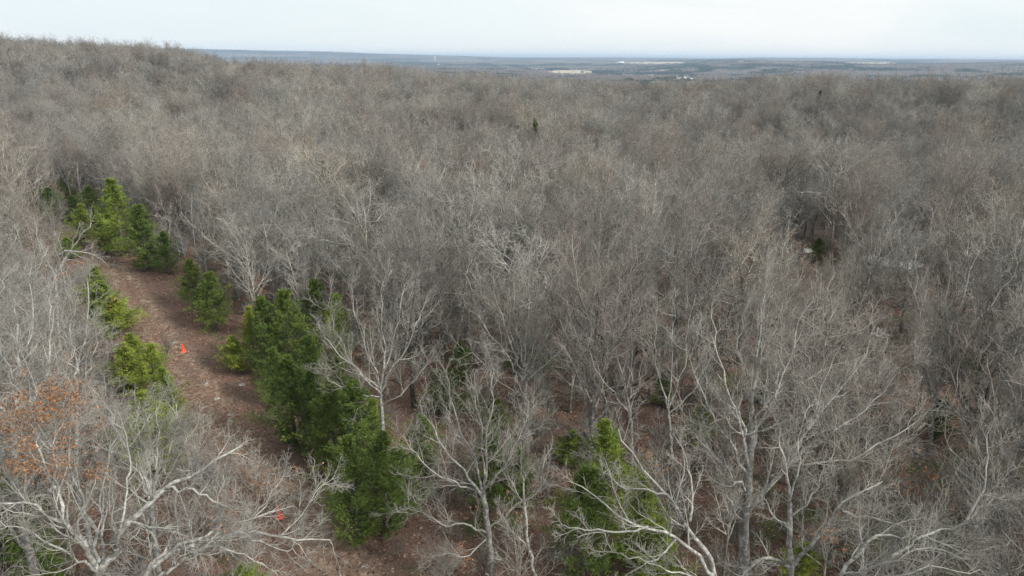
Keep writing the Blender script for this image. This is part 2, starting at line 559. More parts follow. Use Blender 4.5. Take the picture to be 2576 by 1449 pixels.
PROTOS = [
    proto(11, 'oak', 16.0, M_GREY),
    proto(12, 'oak', 15.0, M_PALE),
    proto(13, 'oak', 16.0, M_DARK),
    proto(14, 'fan', 16.5, M_PALE),
    proto(15, 'fan', 15.5, M_GREY),
    proto(16, 'fan', 15.0, M_GREY, leafy=0),
    proto(17, 'fan', 17.0, M_BROWN),
    proto(18, 'oak', 13.0, M_BROWN, leafy=1500),
    proto(19, 'pole', 12.0, M_PALE),
    proto(20, 'pole', 10.5, M_GREY),
    proto(21, 'pole', 9.0, M_GREY, leafy=250),
    proto(22, 'oak', 14.5, M_BROWN),
    proto(23, 'fan', 14.5, M_DARK),
    proto(24, 'oak', 17.0, M_PALE, dense=1.3),
    proto(25, 'fan', 16.0, M_GREY),
]
BIG = [0, 1, 2, 3, 4, 5, 6, 11, 12, 13, 14, 0, 1, 3, 4, 5, 11, 13, 14, 0, 1, 6, 13, 11, 12, 14, 3, 4, 0, 1, 13, 7]
SMALL = [8, 9, 8, 9, 8, 9, 10]
BRUSH = [proto(31, 'brush', 3.6, M_DARK), proto(32, 'brush', 2.6, M_BROWN, leafy=40), proto(33, 'brush', 4.4, M_GREY)]  # dark and brown brush bark carries the shade of the low wood


# ------------------------------------------------------------------ red cedars
def cedar_proto(seed, H, W, mat, n_br=95):
    n_br = int(n_br * .82)
    rg = np.random.default_rng(seed)
    P0, R0 = trunk_line(rg, H * .97, .11 * H / 8, .01, wig=.015)
    t = np.linspace(.04, .985, n_br)
    t = np.clip(t + rg.normal(0, .008, n_br), .03, .99)
    pos, tan, rad = interp_poly(P0, R0, t[None, :])
    pos = pos[0]
    prof = np.minimum(1, (1 - t) ** .75 * 1.25) * np.minimum(1, .55 + t * 2.2)
    az = np.arange(n_br) * 2.4 + rg.normal(0, .4, n_br)
    lump = .55 + .8 * vnoise(np.cos(az) * 3 + 20, t * 7 + seed, 1.0, seed)
    L1 = W * prof * lump * rg.uniform(.5, 1.4, n_br) + .15
    upa = np.radians(18 + 45 * t + rg.normal(0, 8, n_br))
    d = np.stack([np.cos(az) * np.cos(upa), np.sin(az) * np.cos(upa), np.sin(upa)], 1)
    K = 6
    P1 = np.empty((n_br, K, 3)); P1[:, 0] = pos
    for k in range(1, K):
        d = norm(d + rg.normal(0, .08, (n_br, 3)) + np.array([0, 0, .06]))
        P1[:, k] = P1[:, k - 1] + d * (L1 / (K - 1))[:, None]
    R1 = np.linspace(.02, .005, K)[None, :] * np.ones((n_br, 1))
    P2, R2, L2 = grow(rg, P1, R1, L1, 10, .15, 1.0, (30, 52), .36, .50, 4, .10, .07, .6, .004)
    P3, R3, L3 = grow(rg, P2, R2, L2, 7, .1, 1.0, (25, 60), .55, .3, 3, .15, .07, .6, .003, lmin=.13)
    V, F, A = merge([tubes(P0, R0, 7), tubes(P1, R1, 3)])
    tr = make_mesh('cedar_trunk', V, F, M_DARK, {'rad': A})
    # sprays: small pointed blades along the last twigs
    B = P3.reshape(-1, 3)
    Dr = norm(P3[:, -1] - P3[:, 0])
    n = len(P3)
    reps = 5
    base, _, _ = interp_poly(P3, R3, rg.random((n, reps)))
    dirs = norm(Dr[:, None, :] + rg.normal(0, .30, (n, reps, 3)) + np.array([0, 0, .2]))
    bid = np.repeat(np.repeat(rg.random(n_br), 70), reps)
    base = base.reshape(-1, 3); dirs = dirs.reshape(-1, 3)
    m = len(base)
    ln = rg.uniform(.08, .20, (m, 1)); wd = rg.uniform(.010, .021, (m, 1))
    side = norm(np.cross(dirs, rg.normal(0, 1, (m, 3))))
    V = np.stack([base - dirs * ln * .15, base + dirs * ln * .4 + side * wd, base + dirs * ln, base + dirs * ln * .4 - side * wd], 1).reshape(-1, 3)
    F = np.arange(m)[:, None] * 4 + np.array([[0, 1, 2, 3]])
    cl = vnoise(base[:, 0] * 1 + 30, base[:, 1] * 1 + base[:, 2] * 1.7 + 40, .8, seed) * .35 + rg.random(m) * .3 + .35 * bid
    fo = make_mesh('cedar_foliage', V, F, mat, {'leafv': np.repeat(cl, 4)}, smooth_=False)
    return Tree(tr, fo, None, H, W)


CEDARS = [cedar_proto(41, 8.0, 1.9, M_CEDAR, 100), cedar_proto(42, 7.0, 2.0, M_CEDAR, 90), cedar_proto(43, 9.0, 1.8, M_CEDAR, 105),
          cedar_proto(44, 5.0, 1.5, M_CEDAR_LIT, 75), cedar_proto(45, 8.0, 1.8, M_CEDAR_LIT, 100)]


# ------------------------------------------------------------------ near ground: forest floor and trail
def gp(px, py):
    p = on_plane(px, py)
    return p[:2]


TRAIL_L = [(255, 652), (282, 690), (300, 740), (330, 785), (352, 830), (402, 880), (438, 940), (452, 1000), (480, 1060), (530, 1120), (575, 1180), (605, 1250), (620, 1330), (660, 1400), (700, 1480), (760, 1620)]
TRAIL_R = [(345, 652), (425, 690), (455, 740), (490, 785), (530, 830), (585, 880), (640, 940), (690, 1000), (690, 1060), (715, 1120), (760, 1180), (800, 1250), (850, 1330), (960, 1400), (1080, 1480), (1250, 1620)]
TL = np.array([gp(*p) for p in TRAIL_L]); TR = np.array([gp(*p) for p in TRAIL_R])
RUT1 = np.array([gp(*p) for p in [(262, 655), (300, 720), (345, 790), (378, 850), (425, 900), (470, 970), (520, 1040), (580, 1110), (640, 1190), (720, 1290), (800, 1400), (900, 1560)]])
RUT2 = np.array([gp(*p) for p in [(300, 655), (345, 720), (400, 800), (440, 862), (500, 930), (545, 990), (590, 1060), (650, 1130), (720, 1210), (800, 1310), (890, 1410), (1020, 1560)]])


def dist_line(x, y, L):
    d = np.full(np.shape(x), 1e9)
    for a, b in zip(L[:-1], L[1:]):
        ab = b - a
        t = np.clip(((x - a[0]) * ab[0] + (y - a[1]) * ab[1]) / (ab @ ab), 0, 1)
        d = np.minimum(d, np.hypot(x - a[0] - ab[0] * t, y - a[1] - ab[1] * t))
    return d


def trail_side(x, y):
    """signed: >0 inside the trail, metres from the edge"""
    xl = np.interp(y, TL[::-1, 1], TL[::-1, 0]); xr = np.interp(y, TR[::-1, 1], TR[::-1, 0])
    ins = np.minimum(x - xl, xr - x)
    ins = np.where((y > TL[0, 1] + 1) | (y < 12), -50, ins)
    return ins


def grid_sheet(name, xs, ys, zfun, mat, extra=None, dz=0.0):
    X, Y = np.meshgrid(xs, ys)
    Z = zfun(X, Y) + dz
    V = np.stack([X, Y, Z], -1).reshape(-1, 3)
    ny, nx = X.shape
    i = (np.arange(ny - 1)[:, None] * nx + np.arange(nx - 1)[None, :]).reshape(-1)
    F = np.stack([i, i + 1, i + nx + 1, i + nx], 1)
    at_ = {k: f(X, Y).ravel() for k, f in (extra or {}).items()}
    return make_mesh(name, V, F, mat, at_)


def f_trail(x, y):
    return smooth(-1.0, 1.0, trail_side(x, y) + (vnoise(x, y, 1.3, 3) - .5) * 1.6)


def f_rut(x, y):
    d = np.minimum(dist_line(x, y, RUT1), dist_line(x, y, RUT2) * 1.15)
    return np.clip(np.exp(-(d / .8) ** 2) * (.55 + .6 * vnoise(x, y, 2.2, 31)), 0, 1) * (y < 102)


def micro(x, y):
    bump = (vnoise(x, y, 1.7, 8) - .5) * .16 + (vnoise(x, y, .6, 9) - .5) * .05
    return ground(x, y) + bump - .05 * f_rut(x, y)


xs = np.concatenate([np.arange(-75, 75, .5), [75.0]])
ys = np.concatenate([np.arange(4, 112, .5), [112.0]])
near_me = grid_sheet('forest_floor', xs, ys, micro, M_GROUND, {'trail': f_trail, 'rut': f_rut})
o = link('forest_floor_ground', near_me)
tag(o, 'brown forest floor covered in fallen leaves', kind='structure')
# the trail: its own sheet a little above the floor
rows = 160
yy = np.linspace(TL[0, 1] + .5, 14, rows)
xl = np.interp(yy, TL[::-1, 1], TL[::-1, 0]) - .2; xr = np.interp(yy, TR[::-1, 1], TR[::-1, 0]) + .2
xl += (vnoise(yy, yy * 0, 1.1, 4) - .5) * .9; xr += (vnoise(yy, yy * 0 + 9, 1.1, 5) - .5) * .9
u = np.linspace(0, 1, 28)
X = xl[:, None] * (1 - u) + xr[:, None] * u; Y = np.repeat(yy[:, None], 28, 1)
Z = micro(X, Y) + .012
V = np.stack([X, Y, Z], -1).reshape(-1, 3)
i = (np.arange(rows - 1)[:, None] * 28 + np.arange(27)[None, :]).reshape(-1)
F = np.stack([i, i + 28, i + 29, i + 1], 1)
tme = make_mesh('trail', V, F, M_GROUND, {'trail': f_trail(X, Y).ravel(), 'rut': f_rut(X, Y).ravel()})
tag(link('trail', tme), 'leaf covered dirt trail with two pale wheel ruts', kind='structure')

# ------------------------------------------------------------------ hills and far plain
M_HILL = flat_mat('hillside_soil', (0.10, 0.075, 0.06), .95, 0.05, (0.16, 0.12, 0.095))
na = 320
azs = np.linspace(math.radians(-50), math.radians(50), na)
rs = np.concatenate([np.linspace(60, 700, 60), np.geomspace(720, 17000, 150)])
A, Rr = np.meshgrid(azs, rs)
X = np.sin(A) * Rr; Y = np.cos(A) * Rr
Z = ground(X, Y)
Z = Z - 1.2 * ((np.abs(X) < 76) & (Y < 113))
V = np.stack([X, Y, Z], -1).reshape(-1, 3)
i = (np.arange(len(rs) - 1)[:, None] * na + np.arange(na - 1)[None, :]).reshape(-1)
F = np.stack([i, i + 1, i + na + 1, i + na], 1)
tag(link('hills', make_mesh('hills', V, F, M_HILL)), 'rolling wooded land running to the horizon', kind='structure')
# one broad sheet below everything, all the way round
bs = 40000.0
V = np.array([[-bs, -bs, -130], [bs, -bs, -130], [bs, bs, -130], [-bs, bs, -130.]])
tag(link('ground', make_mesh('ground', V, np.array([[0, 1, 2, 3]]), M_HILL, smooth_=False)), 'low land round the hills', kind='structure')

# fields of the plain, seen over the crest: (x0, x1, y_top, y_bottom) in picture points
FIELDS = [
    (1378, 1490, 178, 191, 0), (1487, 1562, 189.5, 193.5, 0), (1560, 1610, 193, 196.5, 0), (1607, 1662, 190, 196, 0), (1648, 1694, 177.2, 180.5, 0), (1560, 1590, 179.5, 181, 0),
    (1529, 1580, 158, 161.5, 1), (1568, 1724, 156.5, 163.2, 1), (1837, 1902, 157, 160, 1), (2109, 2261, 158, 163.5, 0), (1165, 1255, 169.5, 171.5, 0), (1255, 1330, 173, 175, 0),
    (1330, 1382, 174.5, 178.0, 0), (1414, 1487, 158.2, 160.4, 0), (1700, 1750, 196, 203, 1), (1752, 1765, 157.8, 159.5, 0), (600, 640, 127.8, 128.9, 0), (1640, 1680, 162.0, 163.6, 1)]
field_px = FIELDS
M_FIELD = flat_mat('dry_pasture', (0.33, 0.28, 0.19), .95, 0.01, (0.46, 0.40, 0.29))
M_FIELD2 = flat_mat('grazed_pasture', (0.36, 0.31, 0.21), .95, 0.006, (0.44, 0.38, 0.27))


# mask for fields: world point -> inside which field, through its az/elevation outline laid on the land
def field_poly(x0, x1, y0, y1):
    """outline of a field on the land"""
    pts = []
    xs_ = np.linspace(x0, x1, 14)
    w = (x1 - x0)
    for k, a in enumerate(xs_):
        e = 1 - abs(2 * k / 13 - 1) ** 4
        ym = (y0 + y1) / 2; hh = (y1 - y0) / 2 * (.35 + .65 * e) * (0.85 + .3 * random.random())
        p0 = raymarch(a, ym + hh); p1 = raymarch(a, ym - hh)
        if p0 is None or p1 is None:
            return None
        pts.append((p0, p1))
    return pts


FPOLY = []
for fi, (x0, x1, y0, y1, dull) in enumerate(FIELDS):
    pts = field_poly(x0, x1, y0, y1)
    if pts is None:
        continue
    a = np.array([math.atan2(p[0][0], p[0][1]) for p in pts])
    r0 = np.array([math.hypot(p[0][0], p[0][1]) for p in pts]); r1 = np.array([math.hypot(p[1][0], p[1][1]) for p in pts])
    FPOLY.append((a, r0, r1, dull))

for a, r0, r1, dull in FPOLY:
    nu, nv = 24, 8
    aa = np.linspace(a[0], a[-1], nu)
    q0 = np.interp(aa, a, r0); q1 = np.interp(aa, a, r1)
    vv = np.linspace(0, 1, nv)[:, None]
    RR = q0[None, :] * (1 - vv) + q1[None, :] * vv
    X = np.sin(aa)[None, :] * RR; Y = np.cos(aa)[None, :] * RR
    Z = ground(X, Y) + 5.0
    V = np.stack([X, Y, Z], -1).reshape(-1, 3)
    i = (np.arange(nv - 1)[:, None] * nu + np.arange(nu - 1)[None, :]).reshape(-1)
    F = np.stack([i, i + 1, i + nu + 1, i + nu], 1)
    tag(link('field', make_mesh('field', V, F, M_FIELD2 if dull else M_FIELD)), 'dry tan pasture between distant woods', kind='structure')

# far woods: a rough canopy over the land, open where the fields lie
na = 1150
azs = np.linspace(math.radians(-44), math.radians(44), na)
rs = np.geomspace(620, 13400, 300)
A, Rr = np.meshgrid(azs, rs)
A = A + rng.normal(0, .0003, A.shape); Rr = Rr * (1 + rng.normal(0, .002, Rr.shape))
X = np.sin(A) * Rr; Y = np.cos(A) * Rr
G = ground(X, Y)
infield = np.zeros(A.shape, bool)
for a, r0, r1, dull in FPOLY:
    q0 = np.interp(A, a, r0); q1 = np.interp(A, a, r1)
    infield |= (A > a[0]) & (A < a[-1]) & (Rr > q0 * .996) & (Rr < q1) & (vnoise(A * 4000, Rr / 60, 5.0, 33) * .6 + vnoise(A * 4000, Rr / 60, 1.7, 34) * .4 > .20)
ev = vnoise(A * 6000, Rr, 420, 21) * .55 + vnoise(A * 6000, Rr, 120, 22) * .45
cov = 9 + 5 * rng.random(A.shape) ** 1.5 + 6 * (vnoise(X, Y, 300, 23) - .4)
cov = np.where(rng.random(A.shape) > .85, cov + 3.5, cov)
cov = np.where(infield, -4.0, np.maximum(cov, 3))
# scattered trees left standing in the open land
cov = np.where(infield & (rng.random(A.shape) > .955), 9.0, cov)
V = np.stack([X, Y, G + cov], -1).reshape(-1, 3)
i = (np.arange(len(rs) - 1)[:, None] * na + np.arange(na - 1)[None, :]).reshape(-1)
F = np.stack([i, i + 1, i + na + 1, i + na], 1)
keep = ~(infield.ravel()[F].all(1))
F = F[keep]
mfw, nt, b = new_mat('far_woods')
ea = N(nt, 'ShaderNodeAttribute', attribute_name='ever').outputs['Fac']
va = N(nt, 'ShaderNodeAttribute', attribute_name='vari').outputs['Fac']
c = ramp(nt, va, [(0.0, (0.06, 0.05, 0.046)), (.5, (0.12, 0.103, 0.092)), (1.0, (0.19, 0.17, 0.15))])
c = mixc(nt, ramp(nt, ea, [(.52, (0, 0, 0)), (.58, (1, 1, 1))]), c, (0.012, 0.024, 0.016))
nt.links.new(c, b.inputs['Base Color']); b.inputs['Roughness'].default_value = 1.0; b.inputs['Specular IOR Level'].default_value = 0
fw = make_mesh('far_woods', V, F, mfw, {'ever': ev.ravel(), 'vari': (rng.random(A.shape) * .7 + .3 * vnoise(X, Y, 500, 29)).ravel()}, smooth_=False)
tag(link('far_woods', fw), 'bare and evergreen woods covering the distant plain and ridges', 'woods', kind='stuff')


# ------------------------------------------------------------------ tree objects
def place_tree(T, name, x, y, rz, sc, label, cat, group=None, z=None):
    zz = float(ground(x, y)) if z is None else z
    e = link(name, None, loc=(x, y, zz - .05), rotz=rz, scale=sc)
    e.empty_display_size = .5
    tag(e, label, cat, group)
    link('trunk', T.trunk, e)
    link('crown', T.crown, e)
    if T.leaves:
        lf = link('leaves', T.leaves, e); lf['kind'] = 'stuff'
        lf['label'] = 'dry orange leaves still on the twigs'
    return e


# ---- foreground trees: their main limbs follow the photograph, each with its own depth
def line3(pts, K):
    P = np.array([at(*p) for p in pts])
    seg = np.linalg.norm(np.diff(P, axis=0), axis=1); s = np.concatenate([[0], np.cumsum(seg)]); s /= s[-1]
    t = np.linspace(0, 1, K)
    # smooth the polyline a little
    Q = np.stack([np.interp(t, s, P[:, k]) for k in range(3)], 1)
    for _ in range(2):
        Q[1:-1] = Q[1:-1] * .5 + (Q[:-2] + Q[2:]) * .25
    return Q, seg.sum()


def hero(name, seed, trunk, r_trunk, limbs, mat, label, cat='tree', extra=0, l2=9, l3=7, l4=6, up=.05, leafy=0, leaf_box=None, wig=.16, l2len=.42, group=None, limb_mat=None):
    """trunk: picture points with depth, first one gets dropped to the ground; limbs: (points, r0, r1[, label])"""
    rg = np.random.default_rng(seed)
    mat = {M_GREY: M_GREY_ONE, M_PALE: M_PALE_ONE, M_BROWN: M_BROWN_ONE}[mat]
    P = [at(*p) for p in trunk]
    g = P[0].copy(); g[2] = float(ground(g[0], g[1])) - .1
    base = g.copy()
    if P[0][2] > .6:
        P = [g] + P
    else:
        P[0] = g
    P = np.array(P)
    seg = np.linalg.norm(np.diff(P, axis=0), axis=1); s = np.concatenate([[0], np.cumsum(seg)]); s /= s[-1]
    t = np.linspace(0, 1, 16)
    Q = np.stack([np.interp(t, s, P[:, k]) for k in range(3)], 1)
    Q[1:-1] += rg.normal(0, .03, (14, 3))
    R = r_trunk[0] * (1 - t) + r_trunk[1] * t
    R[0] *= 1.4
    e = link(name, None, loc=tuple(base)); e.empty_display_size = .5
    tag(e, label, cat, group)
    V, F, A = tubes((Q - base)[None], R[None], 12)
    link('trunk', make_mesh('trunk', V, F, mat, {'rad': A}), e)
    P1s, R1s, L1s = [], [], []
    for li in limbs:
        pts, r0, r1 = li[:3]
        q, ln = line3(pts, 14)
        wv = rg.normal(0, (.05 + .012 * ln) * min(1, ln / 4.5), (11, 3)); wv[1:-1] = wv[1:-1] * .6 + (wv[:-2] + wv[2:]) * .2
        q[2:-1] += wv
        rr = r0 + (r1 - r0) * np.linspace(0, 1, 14) ** .8
        P1s.append(q - base); R1s.append(rr); L1s.append(ln)
        V, F, A = tubes((q - base)[None], rr[None], 8)
        lo = link('limb', make_mesh('limb', V, F, limb_mat or mat, {'rad': A}), e)
    P1 = np.array(P1s); R1 = np.array(R1s); L1 = np.array(L1s)
    parts = []
    if extra:
        q, r, l = grow(rg, (Q - base)[None], R[None], np.array([L1.max() * 1.6]), extra, .42, .98, (25, 55), .48, .5, 14, .07, up, .5, .02)
        parts.append(tubes(q, r, 5))
        P1 = np.concatenate([P1, q]); R1 = np.concatenate([R1, r]); L1 = np.concatenate([L1, l])
    L1c = np.minimum(L1, 6.0)
    P2, R2, L2 = grow(rg, P1, R1, L1c, l2 + 1, .16, 1.0, (25, 58), l2len, .40, 8, .17, up + .03, .55, .015)
    P3, R3, L3 = grow(rg, P2, R2, L2, l3 + 1, .12, 1.0, (25, 58), .50, .4, 5, wig + .03, up, .62, .0085)
    P4, R4, L4 = grow(rg, P3, R3, L3, l4, .12, 1.0, (25, 60), .56, .35, 3, .22, up, .7, .0062)
    parts += [tubes(P2, R2, 4), tubes(P3, R3, 3), tubes(P4, R4, 3)]
    V, F, A = merge(parts)
    link('crown', make_mesh('crown', V, F, mat, {'rad': A}), e)
    if leafy:
        k = P4[:, -1] + base
        if leaf_box:
            pr = project(k)
            x0, y0, x1, y1 = leaf_box
            k2 = k[(pr[:, 0] > x0) & (pr[:, 0] < x1) & (pr[:, 1] > y0) & (pr[:, 1] < y1)]
            if len(k2) > 30: k = k2
        cen = k[rg.integers(0, len(k), max(8, leafy // 32))] - base
        V, F, A = leaves_on(rg, cen[:, None, :], leafy, .055, .20)
        lv = link('leaves', make_mesh('leaves', V, F, M_OAKLEAF, {'leafv': A}, smooth_=False), e)
        lv['kind'] = 'stuff'; lv['label'] = 'clusters of dry orange leaves'
    return e


# bottom left: big pale oak with the arching limb
hero('bare_oak_tree', 101, [(255, 1445, 21)], (.26, .2), [
    ([(252, 1445, 21), (285, 1365, 21), (335, 1290, 21.4), (380, 1250, 21.8), (430, 1222, 22.2), (495, 1190, 22.8), (560, 1160, 23.4), (610, 1120, 24)], .17, .035),
    ([(420, 1226, 22), (470, 1222, 22), (520, 1245, 22.2), (565, 1272, 22.6), (610, 1282, 23)], .06, .015),
    ([(250, 1440, 21), (215, 1380, 20.8), (170, 1300, 21), (150, 1240, 21.4), (110, 1150, 22), (70, 1060, 22.8)], .12, .02),
    ([(215, 1380, 20.8), (150, 1300, 20.5), (80, 1270, 20.3), (0, 1258, 20.2), (-80, 1250, 20)], .08, .02),
    ([(250, 1440, 21), (160, 1390, 20.2), (90, 1340, 20), (0, 1310, 19.8)], .07, .015),
    ([(255, 1445, 21), (240, 1350, 21.6), (205, 1250, 22.2), (175, 1150, 23), (180, 1040, 24)], .09, .015),
    ([(258, 1440, 21), (262, 1340, 22), (255, 1250, 23), (280, 1160, 24), (300, 1080, 25)], .08, .015),
    ([(300, 1335, 21), (330, 1230, 22), (325, 1130, 23), (290, 1040, 24)], .05, .012),
    ([(150, 1240, 21.4), (130, 1150, 22), (165, 1060, 23), (150, 980, 24)], .05, .012),
    ([(255, 1445, 21), (300, 1440, 20.5), (350, 1470, 20)], .06, .02),
], M_PALE, 'big pale oak at the bottom left with one thick limb arching right', leafy=3600, leaf_box=(0, 960, 250, 1200), l2=9, up=.05)

# low arching limbs over the trail at the bottom
hero('bare_oak_tree', 102, [(330, 1500, 21.5)], (.22, .17), [
    ([(335, 1490, 21.5), (385, 1425, 21.8), (450, 1375, 22.2), (520, 1350, 22.7), (600, 1343, 23.2), (700, 1352, 24), (830, 1358, 25)], .14, .025),
    ([(385, 1425, 21.8), (470, 1362, 22.3), (560, 1325, 23), (650, 1300, 23.7), (740, 1272, 24.4)], .10, .02),
    ([(520, 1352, 22.7), (610, 1352, 23), (680, 1370, 23.3), (750, 1400, 23.6)], .06, .015),
    ([(500, 1370, 22.5), (590, 1385, 22.6), (650, 1415, 22.6), (700, 1449, 22.5)], .05, .015),
    ([(400, 1449, 21.8), (440, 1420, 22), (480, 1395, 22), (540, 1360, 22)], .07, .05),
    ([(600, 1343, 23.2), (655, 1290, 24), (690, 1230, 25), (720, 1180, 26)], .035, .01),
    ([(700, 1352, 24), (760, 1300, 25), (800, 1230, 26), (850, 1200, 27)], .035, .01),
    ([(560, 1345, 23), (555, 1260, 23.5), (560, 1180, 24), (600, 1110, 25)], .04, .01),
], M_PALE, 'pale oak whose low limbs arch right across the trail bottom', leafy=90, leaf_box=(560, 1060, 820, 1440), l2=9, up=.04)

# grey tree standing before the bright cedar left of the trail
hero('bare_tree', 103, [(392, 1400, 26), (380, 1260, 26.5)], (.14, .10), [
    ([(380, 1260, 26.5), (400, 1150, 27), (390, 1060, 27.6), (400, 1000, 28.2)], .07, .012),
    ([(380, 1260, 26.5), (330, 1160, 26.5), (300, 1080, 27), (275, 1020, 27.3)], .06, .012),
    ([(382, 1250, 26.5), (360, 1140, 27), (345, 1070, 27.4), (350, 1010, 27.8)], .06, .012),
    ([(382, 1255, 26.5), (440, 1170, 27), (465, 1110, 27.4), (500, 1060, 27.8)], .06, .012),
    ([(381, 1240, 26.6), (430, 1120, 27.2), (450, 1060, 27.6), (445, 1010, 28)], .05, .012),
    ([(380, 1270, 26.5), (290, 1220, 26), (250, 1150, 26), (235, 1080, 26.4)], .05, .012),
], M_PALE, 'slender grey tree fanning up in front of the bright cedar beside the trail', l2=9, l3=7, up=.09)

# far left pale trees
hero('bare_tree', 104, [(38, 1260, 27), (34, 1080, 28)], (.22, .15), [
    ([(34, 1080, 28), (45, 940, 29), (40, 830, 30), (20, 700, 31)], .11, .02),
    ([(34, 1080, 28), (100, 980, 28.5), (130, 880, 29), (135, 780, 30)], .09, .015),
    ([(34, 1080, 28), (-20, 980, 28), (-60, 880, 28.5), (-80, 760, 29)], .09, .015),
    ([(40, 950, 29), (80, 850, 29.5), (75, 740, 30.5), (80, 660, 31)], .06, .015),
    ([(34, 1060, 28), (130, 1010, 28), (175, 930, 28.2), (190, 870, 28.6)], .06, .012),
    ([(36, 1000, 28.5), (10, 900, 28.5), (-10, 800, 29), (0, 700, 29.6)], .06, .012),
], M_PALE, 'tall pale tree at the left edge above the orange leaves', extra=4, l2=9, up=.08, leafy=350, leaf_box=(0, 920, 200, 1100))
hero('bare_tree', 105, [(190, 1210, 31), (195, 1000, 32)], (.16, .11), [
    ([(195, 1000, 32), (205, 880, 33), (230, 780, 34), (215, 700, 35)], .08, .012),
    ([(195, 1000, 32), (230, 930, 32), (245, 870, 32.4), (240, 820, 32.8)], .06, .012),
    ([(195, 1000, 32), (140, 900, 32.5), (120, 800, 33), (125, 700, 34)], .07, .012),
    ([(198, 940, 32.5), (180, 840, 33), (175, 750, 34), (160, 660, 35)], .06, .012),
], M_PALE, 'pale forked tree between the left edge and the cedars beside the trail', extra=4, l2=9, up=.08, leafy=300)
# bowed white snag over the near cedars
hero('leaning_tree', 106, [(150, 880, 45), (140, 690, 45)], (.12, .09), [
    ([(140, 690, 45), (160, 655, 45), (185, 625, 45.5), (230, 560, 46)], .07, .02),
    ([(150, 640, 45), (180, 632, 45), (215, 632, 45.5), (250, 648, 46), (275, 672, 46.5)], .07, .015),
    ([(142, 700, 45), (100, 620, 45), (85, 540, 45.5)], .05, .012),
], M_PALE, 'white barked tree with a bowed limb reaching right over the trail end', l2=5, l3=5, l4=4, up=.02)

# centre bottom oak
hero('bare_oak_tree', 107, [(1236, 1449, 30), (1228, 1340, 30), (1214, 1240, 30)], (.19, .13), [
    ([(1216, 1240, 30), (1222, 1130, 30.3), (1235, 1030, 30.8), (1243, 930, 31.5)], .09, .012),
    ([(1214, 1250, 30), (1170, 1190, 30), (1120, 1130, 30.3), (1080, 1060, 30.8), (1055, 1010, 31.2)], .09, .012),
    ([(1214, 1240, 30), (1190, 1140, 30.2), (1150, 1050, 30.8), (1130, 960, 31.4)], .08, .012),
    ([(1224, 1340, 30), (1180, 1318, 29.6), (1120, 1325, 29.2), (1060, 1290, 29), (1000, 1285, 28.8)], .07, .012),
    ([(1218, 1230, 30), (1270, 1160, 30), (1310, 1090, 30.4), (1330, 1010, 31)], .08, .012),
    ([(1214, 1240, 30), (1150, 1220, 29.8), (1080, 1180, 29.6), (1030, 1130, 29.8), (1015, 1090, 30)], .06, .012),
    ([(1220, 1200, 30), (1210, 1090, 30.4), (1195, 1000, 31), (1200, 930, 31.6)], .06, .012),
    ([(1228, 1330, 30), (1290, 1270, 29.8), (1350, 1240, 29.6), (1380, 1180, 29.8)], .05, .012),
    ([(1228, 1350, 30), (1180, 1400, 29.2), (1110, 1395, 28.8), (1050, 1420, 28.6)], .045, .012),
], M_GREY, 'open grown grey oak at the bottom centre right of the cedar row', leafy=160, leaf_box=(1130, 1200, 1360, 1420), l2=9, l3=7, up=.08)
hero('bare_tree', 108, [(1345, 1449, 28.5), (1325, 1360, 28.5), (1318, 1260, 28.5)], (.10, .07), [
    ([(1318, 1260, 28.5), (1310, 1160, 29), (1315, 1080, 29.4)], .05, .01),
    ([(1320, 1280, 28.5), (1360, 1220, 28.5), (1370, 1140, 29)], .035, .01),
    ([(1320, 1270, 28.5), (1280, 1210, 28.6), (1265, 1130, 29)], .035, .01),
    ([(1330, 1380, 28.5), (1280, 1330, 28.2), (1250, 1280, 28.2)], .03, .01),
], M_GREY, 'thin grey sapling just right of the open grown oak', l2=7, l3=6, up=.09)
# lone crown over the cedar row
hero('bare_tree', 109, [(966, 1215, 40), (962, 1080, 40), (958, 990, 40)], (.17, .12), [
    ([(958, 990, 40), (965, 880, 40.6), (960, 780, 41.4), (955, 690, 42)], .08, .012),
    ([(958, 990, 40), (900, 930, 39.8), (850, 880, 40), (810, 830, 40.4)], .08, .012),
    ([(960, 1000, 40), (900, 990, 39.4), (840, 960, 39.2), (795, 940, 39.4)], .06, .012),
    ([(958, 980, 40), (920, 870, 40.4), (890, 780, 41), (880, 710, 41.6)], .07, .012),
    ([(958, 985, 40), (1010, 900, 40), (1050, 820, 40.5), (1075, 740, 41)], .08, .012),
    ([(960, 960, 40.2), (990, 860, 40.6), (1010, 770, 41.4), (1010, 700, 42)], .06, .012),
    ([(960, 1020, 40), (1020, 980, 39.6), (1060, 930, 39.8), (1090, 880, 40)], .05, .012),
    ([(958, 980, 40), (870, 900, 40.6), (830, 800, 41.4), (830, 750, 42)], .05, .012),
], M_PALE, 'round crowned pale tree standing over the dark cedar row', l2=9, l3=7, up=.10)
